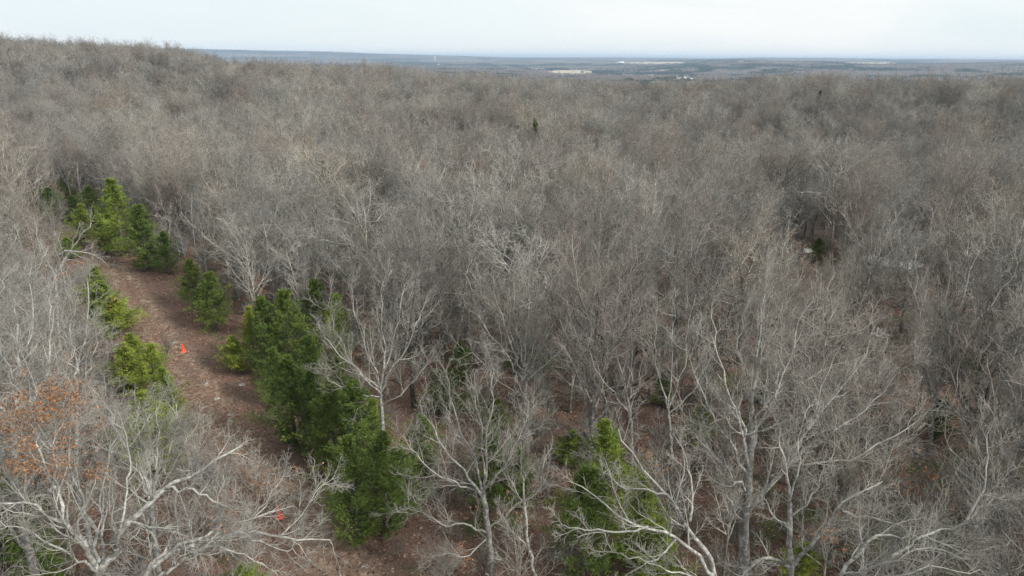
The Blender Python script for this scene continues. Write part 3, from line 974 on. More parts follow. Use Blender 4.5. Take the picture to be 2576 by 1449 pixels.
# centre crown
hero('bare_tree', 110, [(1327, 1110, 46), (1325, 1020, 46), (1320, 950, 46)], (.17, .12), [
    ([(1320, 950, 46), (1322, 850, 46.6), (1330, 750, 47.4), (1335, 660, 48)], .08, .012),
    ([(1320, 960, 46), (1260, 880, 46), (1215, 820, 46.2), (1175, 760, 46.8)], .08, .012),
    ([(1320, 950, 46), (1280, 850, 46.5), (1250, 760, 47.2), (1235, 690, 48)], .07, .012),
    ([(1320, 950, 46), (1370, 860, 46.4), (1410, 780, 47), (1440, 690, 47.8)], .08, .012),
    ([(1322, 960, 46), (1390, 900, 45.8), (1450, 850, 46), (1500, 800, 46.4)], .07, .012),
    ([(1320, 940, 46), (1300, 830, 47), (1290, 740, 47.6), (1290, 670, 48.4)], .06, .012),
    ([(1322, 930, 46), (1360, 820, 47), (1380, 730, 47.8), (1390, 660, 48.6)], .06, .012),
    ([(1322, 1000, 46), (1250, 960, 45.4), (1200, 900, 45.6), (1160, 870, 46)], .05, .012),
], M_PALE, 'broad pale crown at the picture centre above its dark trunk', l2=10, l3=7, up=.10)
# pair of fans right of centre
hero('bare_tree', 111, [(1590, 1150, 42), (1585, 1030, 42)], (.14, .10), [
    ([(1585, 1030, 42), (1560, 930, 42.4), (1540, 830, 43), (1530, 760, 43.6)], .07, .012),
    ([(1585, 1030, 42), (1610, 930, 42.6), (1620, 830, 43.4), (1615, 740, 44)], .07, .012),
    ([(1585, 1040, 42), (1530, 980, 41.6), (1490, 900, 41.8), (1470, 840, 42)], .06, .012),
    ([(1586, 1000, 42), (1590, 900, 42.6), (1580, 800, 43.2), (1585, 720, 44)], .05, .012),
], M_GREY, 'grey forked tree rising behind the lone bright cedar', l2=8, l3=7, up=.10)
hero('bare_tree', 112, [(1690, 1150, 41), (1680, 1030, 41)], (.14, .10), [
    ([(1680, 1030, 41), (1650, 930, 41.4), (1650, 850, 42), (1640, 780, 42.6)], .07, .012),
    ([(1680, 1030, 41), (1720, 930, 41.4), (1730, 830, 42), (1750, 740, 43)], .07, .012),
    ([(1682, 1040, 41), (1750, 980, 41), (1790, 900, 41.4), (1800, 830, 42)], .06, .012),
    ([(1680, 1020, 41), (1690, 900, 42), (1690, 800, 42.6), (1695, 730, 43)], .05, .012),
], M_GREY, 'grey forked tree between the lone bright cedar and the huge oak', l2=8, l3=7, up=.10)
# huge oak right
hero('bare_oak_tree', 113, [(1868, 1449, 27), (1872, 1310, 27), (1884, 1190, 27.2), (1890, 1080, 27.6)], (.33, .17), [
    ([(1888, 1090, 27.6), (1890, 980, 28), (1905, 870, 28.8), (1915, 760, 29.6), (1920, 690, 30.4)], .13, .012),
    ([(1884, 1180, 27.2), (1850, 1050, 27.4), (1820, 930, 28), (1800, 830, 28.6), (1790, 760, 29)], .11, .012),
    ([(1882, 1200, 27.2), (1830, 1120, 27), (1790, 1040, 27), (1755, 950, 27.4), (1730, 880, 27.6)], .10, .012),
    ([(1886, 1140, 27.4), (1940, 1010, 27.8), (1990, 900, 28.4), (2020, 790, 29.2), (2040, 710, 30)], .11, .012),
    ([(1875, 1290, 27), (1930, 1230, 26.8), (1980, 1170, 26.8), (2030, 1060, 27.2), (2075, 960, 27.8), (2120, 860, 28.6)], .14, .012),
    ([(1980, 1170, 26.8), (2060, 1120, 26.6), (2150, 1050, 26.8), (2220, 990, 27.2), (2280, 920, 27.6)], .09, .012),
    ([(2030, 1080, 27.1), (2110, 990, 27.4), (2170, 900, 28), (2200, 820, 28.6)], .08, .012),
    ([(1980, 1175, 26.8), (2080, 1165, 26.4), (2190, 1140, 26.4), (2290, 1080, 26.6), (2350, 1020, 27)], .07, .012),
    ([(1885, 1160, 27.3), (1870, 1020, 27.8), (1860, 900, 28.6), (1865, 790, 29.4)], .09, .012),
    ([(1888, 1110, 27.5), (1950, 960, 28.2), (1965, 850, 29), (1970, 750, 29.8)], .08, .012),
    ([(1880, 1240, 27.1), (1820, 1170, 26.6), (1770, 1130, 26.4), (1720, 1060, 26.5)], .07, .012),
    ([(1872, 1320, 27), (1835, 1270, 26.6), (1820, 1220, 26.6), (1815, 1200, 26.6)], .05, .03),
], M_GREY, 'huge oak right of centre with the thickest grey trunk in view', l2=11, l3=8, l4=6, up=.08)
hero('bare_oak_tree', 114, [(1990, 1480, 24), (1986, 1380, 24), (1985, 1260, 24.2)], (.17, .10), [
    ([(1985, 1260, 24.2), (1982, 1180, 24.6), (1960, 1100, 25), (1940, 1030, 25.6)], .07, .012),
    ([(1986, 1300, 24.1), (2030, 1270, 24), (2060, 1220, 24), (2075, 1160, 24.4)], .05, .012),
    ([(1988, 1430, 24), (2040, 1370, 23.8), (2095, 1310, 23.6), (2120, 1265, 23.6), (2190, 1230, 23.8), (2220, 1210, 24)], .10, .02),
    ([(2115, 1285, 23.6), (2180, 1300, 23.5), (2240, 1320, 23.5), (2330, 1325, 23.5)], .06, .015),
    ([(1990, 1449, 24), (1960, 1410, 23.6), (1925, 1402, 23.4), (1890, 1420, 23.2), (1850, 1460, 23)], .09, .05),
    ([(1986, 1330, 24), (1940, 1300, 24), (1920, 1250, 24), (1900, 1240, 24)], .05, .012),
    ([(1985, 1260, 24.2), (2010, 1170, 24.6), (2005, 1090, 25), (2030, 1000, 25.6)], .05, .012),
], M_PALE, 'pale double stemmed oak at the bottom directly right of the thick trunk', l2=8, l3=7, up=.05)
hero('bare_oak_tree', 115, [(1805, 1480, 21)], (.17, .13), [
    ([(1803, 1470, 21), (1775, 1380, 21), (1735, 1310, 21.2), (1680, 1245, 21.5), (1620, 1190, 22), (1580, 1130, 22.5), (1555, 1080, 23)], .115, .015),
    ([(1805, 1470, 21), (1765, 1400, 20.8), (1700, 1355, 20.8), (1630, 1325, 21), (1560, 1300, 21.2), (1500, 1255, 21.6), (1430, 1210, 22)], .10, .015),
    ([(1735, 1310, 21.2), (1745, 1230, 21.4), (1725, 1160, 22), (1700, 1100, 22.6)], .06, .012),
    ([(1630, 1325, 21), (1560, 1340, 20.9), (1480, 1330, 21), (1400, 1320, 21.2)], .05, .012),
    ([(1700, 1355, 20.8), (1660, 1400, 20.4), (1600, 1430, 20.2), (1560, 1460, 20)], .05, .015),
    ([(1805, 1480, 21), (1700, 1440, 20.2), (1620, 1400, 20), (1560, 1390, 20)], .05, .015),
    ([(1680, 1245, 21.5), (1640, 1230, 21.5), (1570, 1230, 21.6), (1520, 1190, 22)], .04, .012),
], M_PALE, 'pale limbed oak at the bottom edge leaning left over the lone cedar', l2=5, l3=7, up=.05)
hero('bare_oak_tree', 116, [(2105, 1500, 22)], (.16, .12), [
    ([(2108, 1490, 22), (2135, 1410, 22), (2165, 1355, 22), (2230, 1338, 22), (2290, 1345, 22), (2370, 1320, 22.4)], .10, .015),
    ([(2110, 1490, 22), (2180, 1440, 21.6), (2240, 1400, 21.5), (2330, 1385, 21.6), (2440, 1405, 21.8)], .08, .015),
    ([(2240, 1400, 21.5), (2330, 1350, 21.8), (2430, 1310, 22), (2500, 1250, 22.6)], .07, .012),
    ([(2120, 1470, 22), (2240, 1440, 21), (2360, 1420, 21), (2480, 1449, 21)], .06, .015),
    ([(2430, 1310, 22), (2470, 1230, 22.5), (2480, 1130, 23.5), (2500, 1050, 24)], .05, .012),
], M_PALE, 'pale oak at the bottom right corner with limbs sweeping right', l2=9, l3=7, up=.05)
# right edge stems
hero('bare_tree', 117, [(2335, 1130, 44), (2350, 1000, 44), (2375, 920, 44)], (.18, .12), [
    ([(2375, 920, 44), (2400, 800, 44.5), (2440, 700, 45), (2465, 620, 46)], .08, .012),
    ([(2370, 930, 44), (2370, 820, 44.6), (2385, 720, 45), (2380, 620, 46)], .08, .012),
    ([(2375, 920, 44), (2440, 830, 44), (2510, 740, 44.6), (2560, 660, 45)], .07, .012),
    ([(2370, 930, 44), (2320, 830, 44.4), (2300, 730, 45), (2305, 640, 46)], .06, .012),
    ([(2372, 925, 44), (2470, 860, 43.6), (2540, 800, 43.8), (2590, 760, 44)], .05, .012),
], M_PALE, 'tall pale green grey tree fanning up near the right edge', extra=5, l2=9, l3=7, up=.10)
hero('bare_tree', 118, [(2190, 760, 75), (2195, 660, 75)], (.15, .11), [
    ([(2195, 660, 75), (2190, 590, 75.5), (2205, 530, 76)], .07, .012),
    ([(2195, 670, 75), (2230, 600, 75.4), (2265, 530, 76)], .07, .012),
    ([(2195, 660, 75), (2150, 590, 75.4), (2120, 540, 76)], .06, .012),
    ([(2195, 650, 75), (2215, 580, 75.6), (2235, 520, 76.4)], .05, .012),
    ([(2195, 670, 75), (2260, 620, 75), (2310, 560, 75.6)], .05, .012),
], M_PALE, 'pale forked tree in front of the white rocks on the right', l2=6, l3=6, l4=5, up=.11)
hero('bare_tree', 119, [(2480, 1449, 30), (2475, 1200, 31)], (.14, .10), [
    ([(2475, 1200, 31), (2500, 1060, 32), (2490, 930, 33), (2500, 850, 34)], .06, .012),
    ([(2475, 1210, 31), (2430, 1100, 31.5), (2400, 1000, 32), (2410, 920, 33)], .06, .012),
    ([(2475, 1200, 31), (2540, 1100, 31.4), (2570, 1000, 32), (2580, 900, 33)], .06, .012),
], M_BROWN, 'brown grey tree at the right edge between the big oak and the frame', extra=5, l2=8, l3=7, up=.10, leafy=70)

# ---- cedars: (base px, base py, top py, proto, label)
CED = [
    (905, 1365, 1105, 0, 'tall dark cedar nearest the trail bend at the bottom of the row'),
    (975, 1345, 1090, 2, 'dark cedar behind the bottom one in the row, touching the pale oak crown'),
    (845, 1190, 975, 1, 'blue green cedar half way up the cedar row right of the trail'),
    (905, 1230, 960, 0, 'dark cedar under the round pale crown of the row'),
    (745, 1120, 905, 1, 'dark cedar bulging into the trail opposite the tracks'),
    (800, 1135, 930, 2, 'dark cedar tucked behind the one bulging into the trail'),
    (680, 945, 748, 0, 'dark cedar at the trail edge beside the upper cone'),
    (735, 935, 735, 1, 'dark wide cedar just right of the trail edge one'),
    (600, 935, 850, 3, 'low cedar bush at the trail edge near the upper cone'),
    (800, 880, 705, 0, 'cedar with bright tip behind the upper end of the row'),
    (850, 930, 745, 4, 'bright cedar behind the left side of the round pale crown'),
    (493, 775, 655, 1, 'cedar on the right of the trail where it narrows'),
    (545, 830, 690, 1, 'cedar behind bare twigs at the right trail edge'),
    (425, 690, 585, 1, 'dark green cedar closing the far end of the trail'),
    (375, 680, 520, 0, 'dark cedar behind the far end of the trail'),
    (312, 640, 455, 4, 'tallest bright cedar at the end of the trail'),
    (268, 640, 545, 4, 'small bright cedar at the foot of the tallest one'),
    (215, 615, 515, 4, 'bright cedar left of the end of the trail'),
    (240, 560, 470, 1, 'dark cedar behind the end of the trail on the left'),
    (172, 505, 430, 4, 'bright round cedar top farthest back on the left'),
    (135, 560, 475, 1, 'dark cedar deep in the wood on the left'),
    (180, 650, 600, 3, 'small cedar among orange leaves left of the trail'),
    (250, 775, 672, 4, 'cedar on the left bank at the top of the trail'),
    (300, 840, 748, 3, 'cedar on the left bank above the bright one'),
    (355, 960, 838, 4, 'bright yellow green cedar on the left bank by the upper cone'),
    (395, 1010, 870, 4, 'bright yellow green cedar nearest the upper cone'),
    (395, 1190, 985, 4, 'cedar behind the slender grey tree left of the trail'),
    (330, 985, 862, 4, 'bright cedar left behind the two by the upper cone'),
    (428, 1060, 930, 4, 'yellow green cedar lowest of the bright ones on the left bank'),
    (275, 800, 712, 3, 'bushy cedar between the two at the top of the left bank'),
    (520, 805, 705, 0, 'dark cedar under the drooping bare limbs on the right of the trail'),
    (640, 905, 775, 4, 'green cedar between the low bush and the trail edge one'),
    (285, 600, 520, 0, 'dark cedar behind the tallest bright one'),
    (190, 560, 495, 1, 'dark cedar left of the trail end under the round topped one'),
    (100, 520, 455, 1, 'dim cedar at the left end of the far cedar group'),
    (790, 1010, 850, 1, 'dark cedar linking the upper and lower parts of the row'),
    (700, 1020, 880, 1, 'dark cedar overhanging the flat pale stone side of the trail'),
    (860, 1060, 900, 0, 'dark cedar behind the left limbs of the round pale crown'),
    (1010, 1290, 1130, 1, 'dark cedar filling in left of the open grown oak'),
    (940, 1180, 1010, 4, 'lighter cedar right under the round pale crown'),
    (1250, 1075, 1000, 3, 'low green cedar under the centre crown'),
    (1430, 1170, 1085, 3, 'low green cedar left of the lone bright tipped one'),
    (1905, 1010, 930, 1, 'dim cedar behind the huge oak crown'),
    (2350, 1100, 1000, 1, 'dim green cedar right of the huge oak crown'),
    (2000, 1470, 1370, 3, 'low green cedar between the thick trunk and its pale neighbour'),
    (1760, 1120, 1030, 3, 'low green cedar left of the huge oak crown'),
    (2440, 960, 880, 1, 'dim cedar near the right edge under the tall fanning tree'),
    (1520, 1300, 1062, 4, 'lone bright tipped cedar at the bottom right of centre'),
    (1465, 1449, 1185, 1, 'dark cedar below left of the lone bright tipped one'),
    (1600, 1449, 1200, 4, 'cedar below right of the lone bright tipped one'),
    (1640, 1480, 1340, 3, 'low bright cedar at the bottom edge under pale limbs'),
    (1235, 1280, 1085, 1, 'dark cedar behind the open grown oak'),
    (1300, 1270, 1130, 1, 'dark cedar seen through the oak right side'),
    (1155, 960, 865, 1, 'small dark cedar under the trees left of the centre crown'),
    (1110, 1040, 930, 1, 'small cedar at the foot of the centre trees'),
    (45, 1400, 1200, 0, 'dark cedar under the oak at the bottom left edge'),
    (110, 1460, 1330, 1, 'dark cedar below the left oak limbs'),
    (880, 1290, 1180, 3, 'small cedar in front of the bottom pair of the row'),
    (1060, 1200, 1050, 1, 'blue green cedar behind the left limb of the open grown oak'),
    (625, 1500, 1415, 3, 'low cedar at the bottom edge beside the trail'),
    (1665, 1020, 940, 1, 'dim cedar behind the grey forked trees'),
    (2050, 660, 600, 1, 'dark cedar in the wood right of centre'),
]
cedar_px = []
for k, (px, pyb, pyt, pi, lab) in enumerate(CED):
    g = on_plane(px, pyb)
    for _ in range(4):
        g = on_plane(px, pyb, float(ground(g[0], g[1])))
    Y = g[1]
    top = at(px, pyt, Y)
    h = max(2.0, top[2] - g[2])
    T = CEDARS[pi]
    s = h / (T.height * .97)
    wide = {0: 1.25, 1: 1.4, 2: 1.25, 3: 1.35, 4: 1.25}[pi] * (1.0 if h > 5 else 1.15) * (1.25 if px < 420 else 1.0)
    place_tree(T, 'cedar_tree', g[0], g[1], random.uniform(0, 6.28), (s * wide, s * wide, s), lab, 'cedar', 'red cedars among the bare trees', z=g[2])
    hw = T.width * s * wide / math.hypot(g[1], 28) * FPX
    cedar_px.append((px, pyt, pyb, hw, Y, h))

# ---- keep-clear regions of the sight lines, so that trail and cedars stay visible
TRAIL_POLY = np.array([(262, 655), (400, 680), (470, 720), (505, 790), (545, 850), (600, 900), (655, 950), (690, 1000), (680, 1050), (600, 1070), (540, 1050), (470, 970), (440, 920), (390, 860), (330, 790), (290, 720)])
CONE2 = (698, 1300)


def in_poly(x, y, P):
    c = False
    j = len(P) - 1
    for i_ in range(len(P)):
        if (P[i_][1] > y) != (P[j][1] > y) and x < (P[j][0] - P[i_][0]) * (y - P[i_][1]) / (P[j][1] - P[i_][1]) + P[i_][0]:
            c = not c
        j = i_
    return c


HERO_BASES = []
for ob in list(COL.objects):
    if ob.type == 'EMPTY' and ob.name.startswith(('bare', 'leaning')):
        HERO_BASES.append((ob.location.x, ob.location.y))


def hides(x, y, h, w, near_ok=False):
    """does a tree at x, y of height h and crown radius w stand in the way of the trail, a cone or a near cedar?"""
    for fz, fw_ in ((.15, .1), (.35, .6), (.5, 1.0), (.7, 1.0), (.85, .9), (.98, .45)):
        for sx in (-1, -.5, 0, .5, 1):
            q = project(np.array([x + sx * w * fw_, y, h * fz]))[0]
            if in_poly(q[0], q[1], TRAIL_POLY) or (y < 93 and 2190 < q[0] < 2300 and 643 < q[1] < 685):
                return True
            if abs(q[0] - CONE2[0]) < 60 and abs(q[1] - CONE2[1]) < 80:
                return True
            for (cx, ct, cb, hw, cyY, ch) in cedar_px:
                if cyY > y + .5 and abs(q[0] - cx) < hw * .7 and ct < q[1] < ct + (cb - ct) * .8:
                    return True
    return False


# ---- the wood: jittered positions, the nearest as single trees, the rest as one mass
pts = []
R = np.random.default_rng(5)
cell = 4.3
for gy in np.arange(13, 640, cell):
    for gx in np.arange(-560, 560, cell):
        x = gx + R.uniform(-.48, .48) * cell; y = gy + R.uniform(-.48, .48) * cell
        az = math.atan2(x, y); r = math.hypot(x, y)
        if abs(az) > math.radians(43) and r > 60: continue
        if abs(az) > math.radians(58): continue
        D = np.interp(az, C_AZ, CREST_D)
        if r > D + 50: continue
        if r > 70 and R.random() < .22: continue
        pts.append((x, y, r, az))
print('candidate trees', len(pts))
singles, mass = [], []
for (x, y, r, az) in sorted(pts, key=lambda p: p[2]):
    small = R.random() < (.36 if r < 120 else .15)
    pi = int(R.choice(SMALL if small else BIG))
    if r < 100 and not small:
        pi = int(R.choice([0, 1, 3, 4, 5, 3, 1, 4, 6, 2, 0, 5, 11, 13, 14, 13, 12]))
        if x > 4 and r < 80 and R.random() < .6: pi = int(R.choice([2, 6, 11, 12]))  # darker bark on the near right paints in the shade there
        if x < -16 and R.random() < .6: pi = int(R.choice([1, 3, 13, 3, 1]))  # pale trees on the left, their bark also carrying the brighter light
    T = PROTOS[pi]
    sc = R.uniform(.72, 1.1) if not small else R.uniform(.7, 1.15)
    rz = R.uniform(0, 6.283)
    if r < 150:
        ts = float(trail_side(x, y))
        if ts > -1.6: continue
        if r < 27 and (not small or x < 3): continue
        if any((x - a) ** 2 + (y - b) ** 2 < (7 if not small else 2) for a, b in HERO_BASES): continue
        if r < (148 if az < -.28 else 128):
            ok = False
            for attempt in range(3):
                if not hides(x, y, T.height * sc, T.width * sc * .8):
                    ok = True; break
                pi = int(R.choice(SMALL)); T = PROTOS[pi]; sc = R.uniform(.5, .85) * (1 - .2 * attempt)
            if not ok: continue
    (singles if len(singles) < 270 and r > 16 and abs(az) < math.radians(39.5) else mass).append((x, y, rz, sc, pi, r, az))
print('single trees', len(singles), 'farthest', max(s[5] for s in singles), 'mass', len(mass))

FORM = {'oak': 'wide crowned', 'fan': 'steep branched', 'pole': 'slender young'}
COLR = {0: 'grey', 1: 'pale', 2: 'dark', 3: 'pale', 4: 'grey', 5: 'grey', 6: 'brown', 7: 'orange leaved', 8: 'pale', 9: 'grey', 10: 'grey', 11: 'brown', 12: 'dark', 13: 'pale', 14: 'grey'}
STY = {0: 'oak', 1: 'oak', 2: 'oak', 3: 'fan', 4: 'fan', 5: 'fan', 6: 'fan', 7: 'oak', 8: 'pole', 9: 'pole', 10: 'pole', 11: 'oak', 12: 'fan', 13: 'oak', 14: 'fan'}


def where(px, py):
    if px < 300: h = 'left of the trail'
    elif px < 900: h = 'around the cedars'
    elif px < 1250: h = 'beside the centre crown'
    elif px < 1700: h = 'at the picture centre'
    elif px < 2200: h = 'round the huge oak'
    else: h = 'by the right edge'
    v = 'far up' if py < 600 else ('halfway up' if py < 850 else 'low down')
    return h, v


ORD = 'first second third fourth fifth sixth seventh eighth ninth tenth eleventh twelfth thirteenth fourteenth fifteenth sixteenth seventeenth eighteenth nineteenth twentieth'.split()
bag = {}
for sgl in singles:
    (x, y, rz, sc, pi, r, az) = sgl
    q = project(np.array([x, y, PROTOS[pi].height * sc * .7]))[0]
    h, v = where(q[0], q[1])
    bag.setdefault((STY[pi], COLR[pi], h, v), []).append((q[0], sgl))
for (sty, col, h, v), mem in bag.items():
    mem.sort(key=lambda m: m[0])
    for n_, (_, (x, y, rz, sc, pi, r, az)) in enumerate(mem):
        lab = f'{FORM[sty]} {col} bare tree {h}, {v}'
        if len(mem) > 1:
            lab += f', {ORD[n_]} from the left'
        nm = 'bare_oak_tree' if sty == 'oak' else ('bare_sapling' if sty == 'pole' else 'bare_tree')
        place_tree(PROTOS[pi], nm, x, y, rz, sc, lab, 'tree', f'{col} {FORM[sty]} trees {h} {v}')


for k, (px, py, pi, h, lab) in enumerate([
        (520, 1330, 8, 5.5, 'pale sapling on the left bank just above the arching limb'),
        (585, 1400, 9, 4.6, 'grey sapling left of the lower cone'),
        (560, 1275, 8, 4.8, 'pale sapling at the left trail edge over the ruts near end'),
        (640, 1445, 9, 4.0, 'small grey sapling under the low arching limbs'),
        (820, 1440, 8, 4.4, 'pale sapling right of the lower cone by the cedar foot'),
        (470, 1220, 9, 6.0, 'grey sapling in front of the lowest bright cedar'),
        (600, 1240, 9, 3.2, 'short grey sapling standing on the trail edge above the lower cone'),
        (770, 1400, 9, 3.0, 'short twiggy sapling between the lower cone and the cedars'),
        (500, 1440, 8, 6.0, 'pale sapling rising between the two arching oaks'),
        (430, 1330, 8, 6.5, 'tall pale sapling behind the arching limb')]):
    g = gp(px, py)
    T = PROTOS[pi]
    place_tree(T, 'bare_sapling', g[0], g[1], k * 1.7, h / T.height, lab, 'sapling', 'saplings along the near end of the trail')


# ---- geometry node scatter for what nobody could count
def scatter(name, pts_, sources, label, cat):
    """pts_: (x, y, z, rot, scale, index); sources: list of lists of mesh objects"""
    P = np.array([p[:3] for p in pts_], np.float32)
    me = bpy.data.meshes.new(name)
    me.vertices.add(len(P)); me.vertices.foreach_set('co', P.ravel())
    for k, nm, ty in ((3, 'rot', 'FLOAT'), (4, 'scl', 'FLOAT'), (5, 'idx', 'INT'), (6, 'tilt', 'FLOAT')):
        a = me.attributes.new(nm, ty, 'POINT')
        vals = np.array([p[k] for p in pts_])
        a.data.foreach_set('value', vals.astype(np.int32 if ty == 'INT' else np.float32))
    o = link(name, me)
    tag(o, label, cat, kind='stuff')
    ng = bpy.data.node_groups.new(name + '_scatter', 'GeometryNodeTree')
    ng.interface.new_socket('Geometry', in_out='INPUT', socket_type='NodeSocketGeometry')
    ng.interface.new_socket('Geometry', in_out='OUTPUT', socket_type='NodeSocketGeometry')
    nn, ll = ng.nodes, ng.links
    gi = nn.new('NodeGroupInput'); go = nn.new('NodeGroupOutput')
    inst = nn.new('GeometryNodeInstanceOnPoints')
    ll.new(gi.outputs[0], inst.inputs['Points'])
    allj = nn.new('GeometryNodeJoinGeometry')
    for src in sources:
        j = nn.new('GeometryNodeJoinGeometry')
        for so in src:
            oi = nn.new('GeometryNodeObjectInfo'); oi.transform_space = 'ORIGINAL'
            oi.inputs['Object'].default_value = so
            oi.inputs['As Instance'].default_value = True
            ll.new(oi.outputs['Geometry'], j.inputs[0])
        g2 = nn.new('GeometryNodeGeometryToInstance')
        ll.new(j.outputs[0], g2.inputs[0]); ll.new(g2.outputs[0], allj.inputs[0])
    ll.new(allj.outputs[0], inst.inputs['Instance'])
    inst.inputs['Pick Instance'].default_value = True

    def attr(nm, ty):
        n = nn.new('GeometryNodeInputNamedAttribute'); n.data_type = ty
        n.inputs['Name'].default_value = nm
        return n.outputs[0]
    ll.new(attr('idx', 'INT'), inst.inputs['Instance Index'])
    cx_ = nn.new('ShaderNodeCombineXYZ'); ll.new(attr('rot', 'FLOAT'), cx_.inputs[2]); ll.new(attr('tilt', 'FLOAT'), cx_.inputs[0])
    ll.new(cx_.outputs[0], inst.inputs['Rotation'])
    cs = nn.new('ShaderNodeCombineXYZ')
    sc_ = attr('scl', 'FLOAT')
    for k in range(3): ll.new(sc_, cs.inputs[k])
    ll.new(cs.outputs[0], inst.inputs['Scale'])
    ll.new(inst.outputs[0], go.inputs[0])
    mod = o.modifiers.new('scatter', 'NODES'); mod.node_group = ng
    return o


def real_parts(T):
    """the mesh objects of a placed tree that uses these meshes"""
    res = []
    for me in (T.trunk, T.crown, T.leaves):
        if me is None: continue
        for ob in COL.objects:
            if ob.type == 'MESH' and ob.data == me:
                res.append(ob); break
    return res


used = sorted({m[4] for m in mass})
srcs = [real_parts(PROTOS[k]) for k in range(len(PROTOS))]
have = [k for k in range(len(PROTOS)) if len(srcs[k]) > 0]
if have != list(range(len(PROTOS))):
    print('protos without a real tree', set(range(len(PROTOS))) - set(have))
order = {k: n for n, k in enumerate(have)}
mp_ = []
for (x, y, rz, sc, pi, r, az) in mass:
    if pi not in order: pi = have[int(R.integers(0, len(have)))]
    mp_.append((x, y, float(ground(x, y)), rz, sc * (1.0 if r < 200 else 1.05), order[pi], R.normal(0, .04)))
scatter('forest', mp_, [srcs[k] for k in have], 'mass of grey leafless trees covering the land to the crest', 'forest')

# brush: three real shrubs by the trail, the rest as undergrowth
brush_lab = ['leafless dark brush at the left trail edge', 'low brown brush with orange leaves at the left trail edge', 'tall grey brush by the lower cone']
bpos = [(418, 905), (300, 905), (640, 1240)]
BPARTS = []
for T, lab, p in zip(BRUSH, brush_lab, bpos):
    g = gp(*p)
    place_tree(T, 'bare_shrub', g[0], g[1], 1.0, .8, lab, 'shrub', 'single shrubs at the trail edge')
    BPARTS.append(real_parts(T))
ug = []
for gy in np.arange(14, 190, 2.3):
    for gx in np.arange(-150, 150, 2.3):
        x = gx + R.uniform(-1.1, 1.1); y = gy + R.uniform(-1.1, 1.1)
        r = math.hypot(x, y)
        if abs(math.atan2(x, y)) > math.radians(44): continue
        ts = float(trail_side(x, y))
        if ts > -.7: continue
        dens = .6 * float(vnoise(np.array(x), np.array(y), 9, 77)) + .35
        if r > 110: dens *= .5
        left = x < np.interp(y, TL[::-1, 1], TL[::-1, 0])
        if left and y < 80: dens += .5
        if R.random() > dens: continue
        sc = R.uniform(.5, 1.25)
        if hides(x, y, 3.8 * sc, 1.2 * sc): continue
        ug.append((x, y, float(ground(x, y)), R.uniform(0, 6.28), sc, int(R.integers(0, 3)), R.normal(0, .08)))
scatter('undergrowth', ug, BPARTS, 'twiggy leafless undergrowth between the trees', 'undergrowth')
print('undergrowth', len(ug))

# scattered cedars in the far wood
evp = []
EVN = ORD
for px, py in sorted([(795, 168), (2030, 222), (1320, 250), (1300, 292), (1392, 296), (2062, 240), (690, 240), (1345, 305), (2450, 310), (2500, 325)]):
    v = ray(px, py); v = v / math.hypot(v[0], v[1])
    rr = np.linspace(110, 520, 900)
    z = CAM_H + v[2] * rr; g = ground(v[0] * rr, v[1] * rr) + 12.5
    k = int(np.argmax(z <= g))
    x, y = v[0] * rr[k], v[1] * rr[k]
    T = CEDARS[[0, 2, 1][len(evp) % 3]]
    s = R.uniform(1.35, 1.6)
    evp.append((x, y, s))
    place_tree(T, 'cedar_tree', x, y, R.uniform(0, 6.28), (s * 1.1, s * 1.1, s), f'dark evergreen top in the far grey forest, {EVN[len(evp) - 1]} from the left', 'cedar', 'scattered evergreens in the far forest')

# ------------------------------------------------------------------ leaf litter and low green growth
def flat_leaves(name, n, region, size, mat, label, seed, cond=None):
    rg = np.random.default_rng(seed)
    x = rg.uniform(region[0], region[1], n * 3); y = region[2] + (region[3] - region[2]) * rg.random(n * 3) ** 1.0
    ok = np.abs(np.arctan2(x, y)) < math.radians(44)
    if cond is not None: ok &= cond(x, y)
    x, y = x[ok][:n], y[ok][:n]
    n = len(x)
    z = micro(x, y) + rg.uniform(.01, .06, n)
    c = np.stack([x, y, z], 1)
    a = norm(np.stack([rg.normal(0, 1, n), rg.normal(0, 1, n), rg.normal(0, .35, n)], 1))
    b_ = norm(np.cross(a, np.stack([rg.normal(0, .3, n), rg.normal(0, .3, n), np.ones(n)], 1)))
    s = size * rg.uniform(.5, 1.4, (n, 1))
    V = np.stack([c - a * s, c + b_ * s * .6, c + a * s, c - b_ * s * .6], 1).reshape(-1, 3)
    F = np.arange(n)[:, None] * 4 + np.array([[0, 1, 2, 3]])
    me = make_mesh(name, V, F, mat, {'leafv': np.repeat(rg.random(n) ** 1.3, 4)}, smooth_=False)
    tag(link(name, me), label, 'leaves', kind='stuff')


flat_leaves('fallen_leaves', 120000, (-60, 60, 24, 100), .10, M_LITTER, 'brown fallen leaves lying on the trail and forest floor', 3)

# ------------------------------------------------------------------ traffic cones
M_CONE = flat_mat('orange_plastic', (0.95, 0.075, 0.03), .45, spec=.4)
M_CONE2 = flat_mat('faded_orange_plastic', (0.95, 0.16, 0.09), .5, spec=.4)


def lathe(prof, n=20):
    P = np.array(prof)
    a = np.arange(n) * 2 * math.pi / n
    V = np.stack([P[:, 0][:, None] * np.cos(a), P[:, 0][:, None] * np.sin(a), np.repeat(P[:, 1][:, None], n, 1)], -1).reshape(-1, 3)
    k = np.arange(len(P) - 1)[:, None] * n; s = np.arange(n)[None, :]; s2 = (s + 1) % n
    F = np.stack([k + s, k + s2, k + n + s2, k + n + s], -1).reshape(-1, 4)
    return V, F


